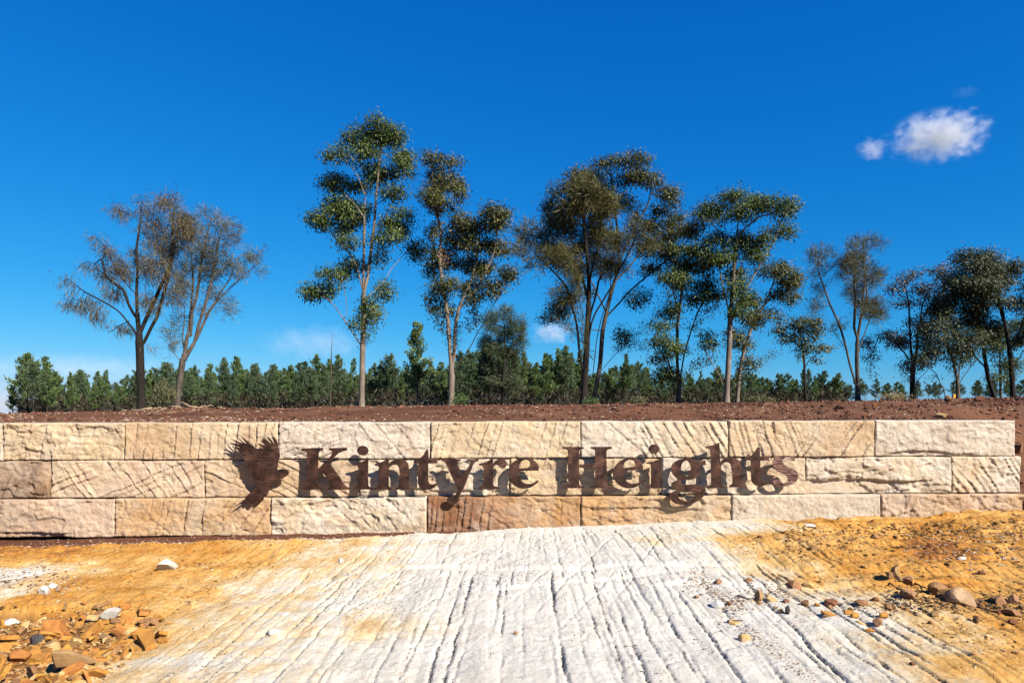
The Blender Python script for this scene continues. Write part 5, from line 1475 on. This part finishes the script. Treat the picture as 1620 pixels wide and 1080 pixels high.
scatter('rubble_chips', P, (.006, .032), M_OCRUMB, 'broken ochre chips filling the rubble hollow at lower left', .35, 4, sizepow=2.4)
P = rock_points(900, lambda x, y: np.clip(gS(x, y), 0, 1) * .6, r0)
scatter('soil_chips', P, (.003, .013), M_PALEBIT, 'pale chips on the strip of red soil at the wall foot', .5, 5, sizepow=3)
# broken rim of the shelf, cobble line, right-hand rubble
P = rock_points(900, lambda x, y: (np.abs(gS(x, y) - .35) < .35) * 1.0, r0, (-6.8, .8), (8.2, 9.1))
scatter('rim_chips', P, (.008, .034), M_MIX, 'pale broken chips along the rim of the bedrock shelf', .4, 6, sizepow=2.2)
def band(n, x0, x1, f, sd, r):
    px = r.uniform(x0, x1, n); py = f(px) + r.normal(0, sd, n)
    return np.array([rock_pt(a, b_) for a, b_ in zip(px, py)])
r1 = np.random.default_rng(9)
P = band(1100, 1080, 1250, lambda p: 930 + (p - 1080) * .12 + 14 * np.sin(p * .05), 10, r1)
scatter('break_gravel', P, (.003, .016), M_MIX, 'mixed gravel gathered in the break of the white rock', .5, 7)
P = band(300, 1150, 1290, lambda p: 975 + (p - 1150) * .75, 7, r1)
scatter('break_gravel', P, (.003, .012), M_MIX, 'gravel trail down a crack in the white rock at right', .5, 8)
P = band(1300, 1400, 1620, lambda p: 950 + (p - 1400) * .03, 9, r1)
scatter('leaf_litter', P, (.004, .017), M_LITTER, 'dry dark leaf litter among the cobbles at right', .3, 9, long_=1.6)
P = band(260, 1300, 1420, lambda p: 958 + (p - 1300) * .02, 9, r1)
scatter('leaf_litter', P, (.004, .014), M_LITTER, 'thin dry litter left of the cobble heap', .3, 10, long_=1.6)
P = band(1500, 1240, 1625, lambda p: 838 - (p - 1240) * .025 + np.abs(r1.normal(0, 16, len(p))), 7, r1)
scatter('ochre_crumbs', P, (.006, .034), M_OCRUMB, 'ochre rubble at the foot of the right part of the wall', .45, 11, sizepow=2.6)
P = band(700, 1430, 1625, lambda p: 868 + r1.normal(0, 14, len(p)), 6, r1)
scatter('mixed_chips', P, (.006, .028), M_MIX, 'mixed brown chips on the ochre rock at upper right', .45, 12, sizepow=2.6)
P = band(420, 0, 130, lambda p: 915 + r1.normal(0, 14, len(p)), 6, r1)
scatter('pale_chips', P, (.005, .026), M_MIX, 'pale chips on the white patch at the left edge', .45, 13, sizepow=2.4)

# clods and pale chips on the mound
def mound_points(n, fn, r, xr=(-12, 12), yr=(9.7, 15.5)):
    out = []; tot = 0
    while tot < n:
        x = r.uniform(*xr, 20000); y = r.uniform(*yr, 20000)
        k = r.random(20000) < fn(x, y); x, y = x[k], y[k]
        out.append(np.stack([x, y, ground_height(x[None], y[None])[0]], 1)); tot += len(x)
    return np.concatenate(out)[:n]
r2 = np.random.default_rng(13)
P = mound_points(9000, lambda x, y: np.clip(1.5 * fbm(x * 1.1, y * 1.1, 3, 521) - .4, 0, 1) * (.4 + .6 * sstep(-2, 8, x)), r2)
scatter('earth_clods', P, (.006, .050), M_CLOD, 'crumbly red earth clods covering the mound', .7, 14, sizepow=3)
P = mound_points(12000, lambda x, y: np.clip(2.2 * fbm(x * .8, y * 1.6, 4, 523) - .9, 0, 1), r2)
scatter('wood_chips', P, (.005, .022), M_PALEBIT, 'pale stone and wood chips sprinkled over the mound', .4, 15, sizepow=3, long_=1.5)

def mound_pt(px, py, y):
    x = (px - 810) / F * y
    return np.array([x, y, gz(x, y)])
MR_CLODM = mat_single_rock('earth_lump', (.13, .05, .028), (.20, .085, .05), 12)
def lump(px, y, w_px, h_px, mat, label, seed):
    P = mound_pt(px, 640, y); m = y / F
    o = obj('earth_clod' if mat is MR_CLODM else 'loose_rock', rock_mesh('lump', seed, (w_px * m, w_px * m * .8, h_px * m * 1.2), 10, 2, 1, mat, .3))
    o.location = (P[0], P[1], P[2] - h_px * m * .2); o.rotation_euler = (0, 0, seed)
    tag(o, label, 'clod' if mat is MR_CLODM else 'rock')
lump(1500, 12.6, 13, 11, MR_BRN, 'angular red-brown stone on the mound crest at right', 71)
lump(1327, 11.6, 13, 8, MR_CLODM, 'dark earth clod alone on the mound right of centre', 72)
lump(1550, 12.4, 22, 9, MR_CLODM, 'broad dark earth lump on the mound near the right edge', 73)
lump(1490, 10.6, 24, 6, MR_CRM, 'pale flat stone on the mound above the white end block', 74)
lump(1592, 11.0, 12, 7, MR_PNK, 'pinkish stone on the mound above the wall end', 75)
lump(1385, 11.8, 7, 6, MR_OCH, 'small orange stone on the mound above the white block joint', 76)
lump(1611, 10.4, 14, 14, MR_BRN, 'brown stone in the bank beside the right wall end', 77)
lump(1430, 11.5, 16, 5, MR_CLODM, 'low earth lump on the mound left of the pale flat stone', 78)
# strips of bark at the foot of the two left trees
M_BARKBIT = mat_single_rock('shed_bark', (.50, .36, .23), (.30, .19, .11), 14)
for k, (px, y, L, a) in enumerate([(205, 12.8, .30, .2), (222, 12.7, .42, -.3), (240, 12.6, .22, .9), (252, 12.4, .16, .4), (262, 12.2, .26, -.2), (284, 12.7, .34, .1), (300, 12.5, .40, -.1), (312, 12.4, .24, .5), (232, 12.9, .3, .6), (325, 12.8, .3, 0.1), (270, 11.5, .2, .1), (350, 12.5, .22, -.3)]):
    P = mound_pt(px, 640, y)
    r = np.random.default_rng(600 + k)
    s = np.linspace(-.5, .5, 6)
    pts = np.stack([s * L, .02 * r.normal(0, 1, 6), .012 + .03 * np.abs(r.normal(0, 1, 6))], 1)
    V, Q = tube_np(pts, np.array([.006, .017, .022, .02, .015, .005]), 5)
    V[:, 2] = V[:, 2] * .7
    o = obj('bark_strip', mesh_np('bark_strip', V, [Q], True, M_BARKBIT)); o.location = P; o.rotation_euler = (0, r.normal(0, .2), a)
    tag(o, 'pale strip of shed bark lying at the foot of the two left sheoaks', 'bark', 'shed bark under the left sheoaks')
# yellow survey peg on the crest
b = NB('yellow_paint'); b.surf(Base_Color=(.75, .33, .02), Roughness=.5); M_YEL = b.m
b = NB('peg_timber'); b.surf(Base_Color=b.mix(b.noise(b.objco(), 30, 4), (.35, .24, .13), (.5, .36, .2)), Roughness=.85); M_PEG = b.m
def box_me(name, x0, x1, y0, y1, z0, z1, mat, bev=.004):
    bm = bmesh.new(); bmesh.ops.create_cube(bm, size=1.0)
    for v_ in bm.verts: v_.co = ((x0 + x1) / 2 + v_.co.x * (x1 - x0), (y0 + y1) / 2 + v_.co.y * (y1 - y0), (z0 + z1) / 2 + v_.co.z * (z1 - z0))
    bmesh.ops.bevel(bm, geom=bm.edges[:], offset=bev, segments=1, affect='EDGES')
    me = bpy.data.meshes.new(name); bm.to_mesh(me); bm.free(); me.materials.append(mat); return me
pp = mound_pt(1509, 640, 26)
peg = empty('survey_peg', tuple(pp)); tag(peg, 'small yellow-topped peg at the foot of the trees on the right', 'peg')
obj('stake', box_me('stake', -.03, .03, -.03, .03, -.1, .12, M_PEG), peg)
obj('painted_top', box_me('painted_top', -.045, .045, -.045, .045, .12, .26, M_YEL), peg)

# dry twigs lying on the rock
M_TW = mat_single_rock('dry_twig', (.16, .11, .075), (.07, .05, .04), 15)
for k, (p0, p1, lab) in enumerate([((1388, 914), (1437, 938), 'long dark dry stick lying left of the cobble heap'), ((1470, 941), (1504, 944), 'short dry stick between the flat rock and the largest boulder'),
                                   ((1449, 921), (1470, 934), 'thin dry stick above the cobble heap'), ((1148, 984), (1172, 983), 'short dark stick across the white rock grooves')]):
    A3, B3 = rock_pt(*p0), rock_pt(*p1)
    t_ = np.linspace(0, 1, 7)[:, None]
    pts = A3 + (B3 - A3) * t_ + np.random.default_rng(k).normal(0, .008, (7, 3)); pts[:, 2] += .014
    c0 = A3.copy()
    V, Q = tube_np(pts - c0, np.linspace(.009, .004, 7), 5)
    o = obj('dry_stick', mesh_np('dry_stick', V, [Q], True, M_TW)); o.location = c0
    tag(o, lab, 'stick')

# ------------------------------------------------------------------ clouds
def cloud(px, py, w_px, h_px, dist, label, dens, seed, nscale=2.2, soft=1.0, thr=.25):
    m = dist / F
    bm = bmesh.new(); bmesh.ops.create_icosphere(bm, subdivisions=3, radius=1.0)
    me = bpy.data.meshes.new('cloud'); bm.to_mesh(me); bm.free()
    o = obj('cloud', me)
    o.location = ((px - 810) * m, dist, EYE + (640 - py) * m)
    o.scale = (w_px / 2 * m, w_px / 2 * m * .8, h_px / 2 * m)
    b = NB('cloud_vapour')
    co = b.objco()
    ln = b.n('ShaderNodeVectorMath', {0: co}, operation='LENGTH').outputs['Value']
    asp = b.n('ShaderNodeMapping', {'Vector': co, 'Scale': (w_px / h_px * .8, w_px / h_px * .8, 1.0), 'Location': (seed * 3.7, seed * 1.3, seed)}).outputs[0]
    ns = b.noise(asp, nscale, 6, .58, .3)
    d = b.math('SUBTRACT', b.math('ADD', b.math('SUBTRACT', 1.0, ln), b.math('MULTIPLY', b.math('SUBTRACT', ns, .5), 2.2 * soft)), thr)
    fade = b.maprange(ln, .7, 1.0, 1.0, 0.0, True)
    d = b.math('MULTIPLY', b.math('MULTIPLY', b.math('MAXIMUM', d, 0.0), fade), dens)
    vol = b.n('ShaderNodeVolumePrincipled', {'Color': (.98, .98, 1.0), 'Density': d, 'Anisotropy': 0.0})
    b.t.links.new(vol.outputs[0], b.out.inputs['Volume'])
    me.materials.append(b.m)
    tag(o, label, 'cloud')
cloud(1486, 216, 178, 90, 900, 'small puffy white cloud alone in the blue sky at upper right', .05, 1, 3.0, 1.25)
cloud(1379, 236, 60, 46, 900, 'tiny cloud scrap left of the puffy white cloud', .04, 2)
cloud(1528, 146, 60, 24, 900, 'faint wisp above the puffy white cloud', .0025, 3)
cloud(500, 543, 230, 76, 1400, 'faint pinkish cloud low behind the tallest gum', .0035, 4)
cloud(874, 526, 90, 50, 1400, 'small white cloud low behind the big sheoak', .022, 5)
cloud(120, 582, 420, 60, 1500, 'thin pale cloud band low at the left', .002, 6)
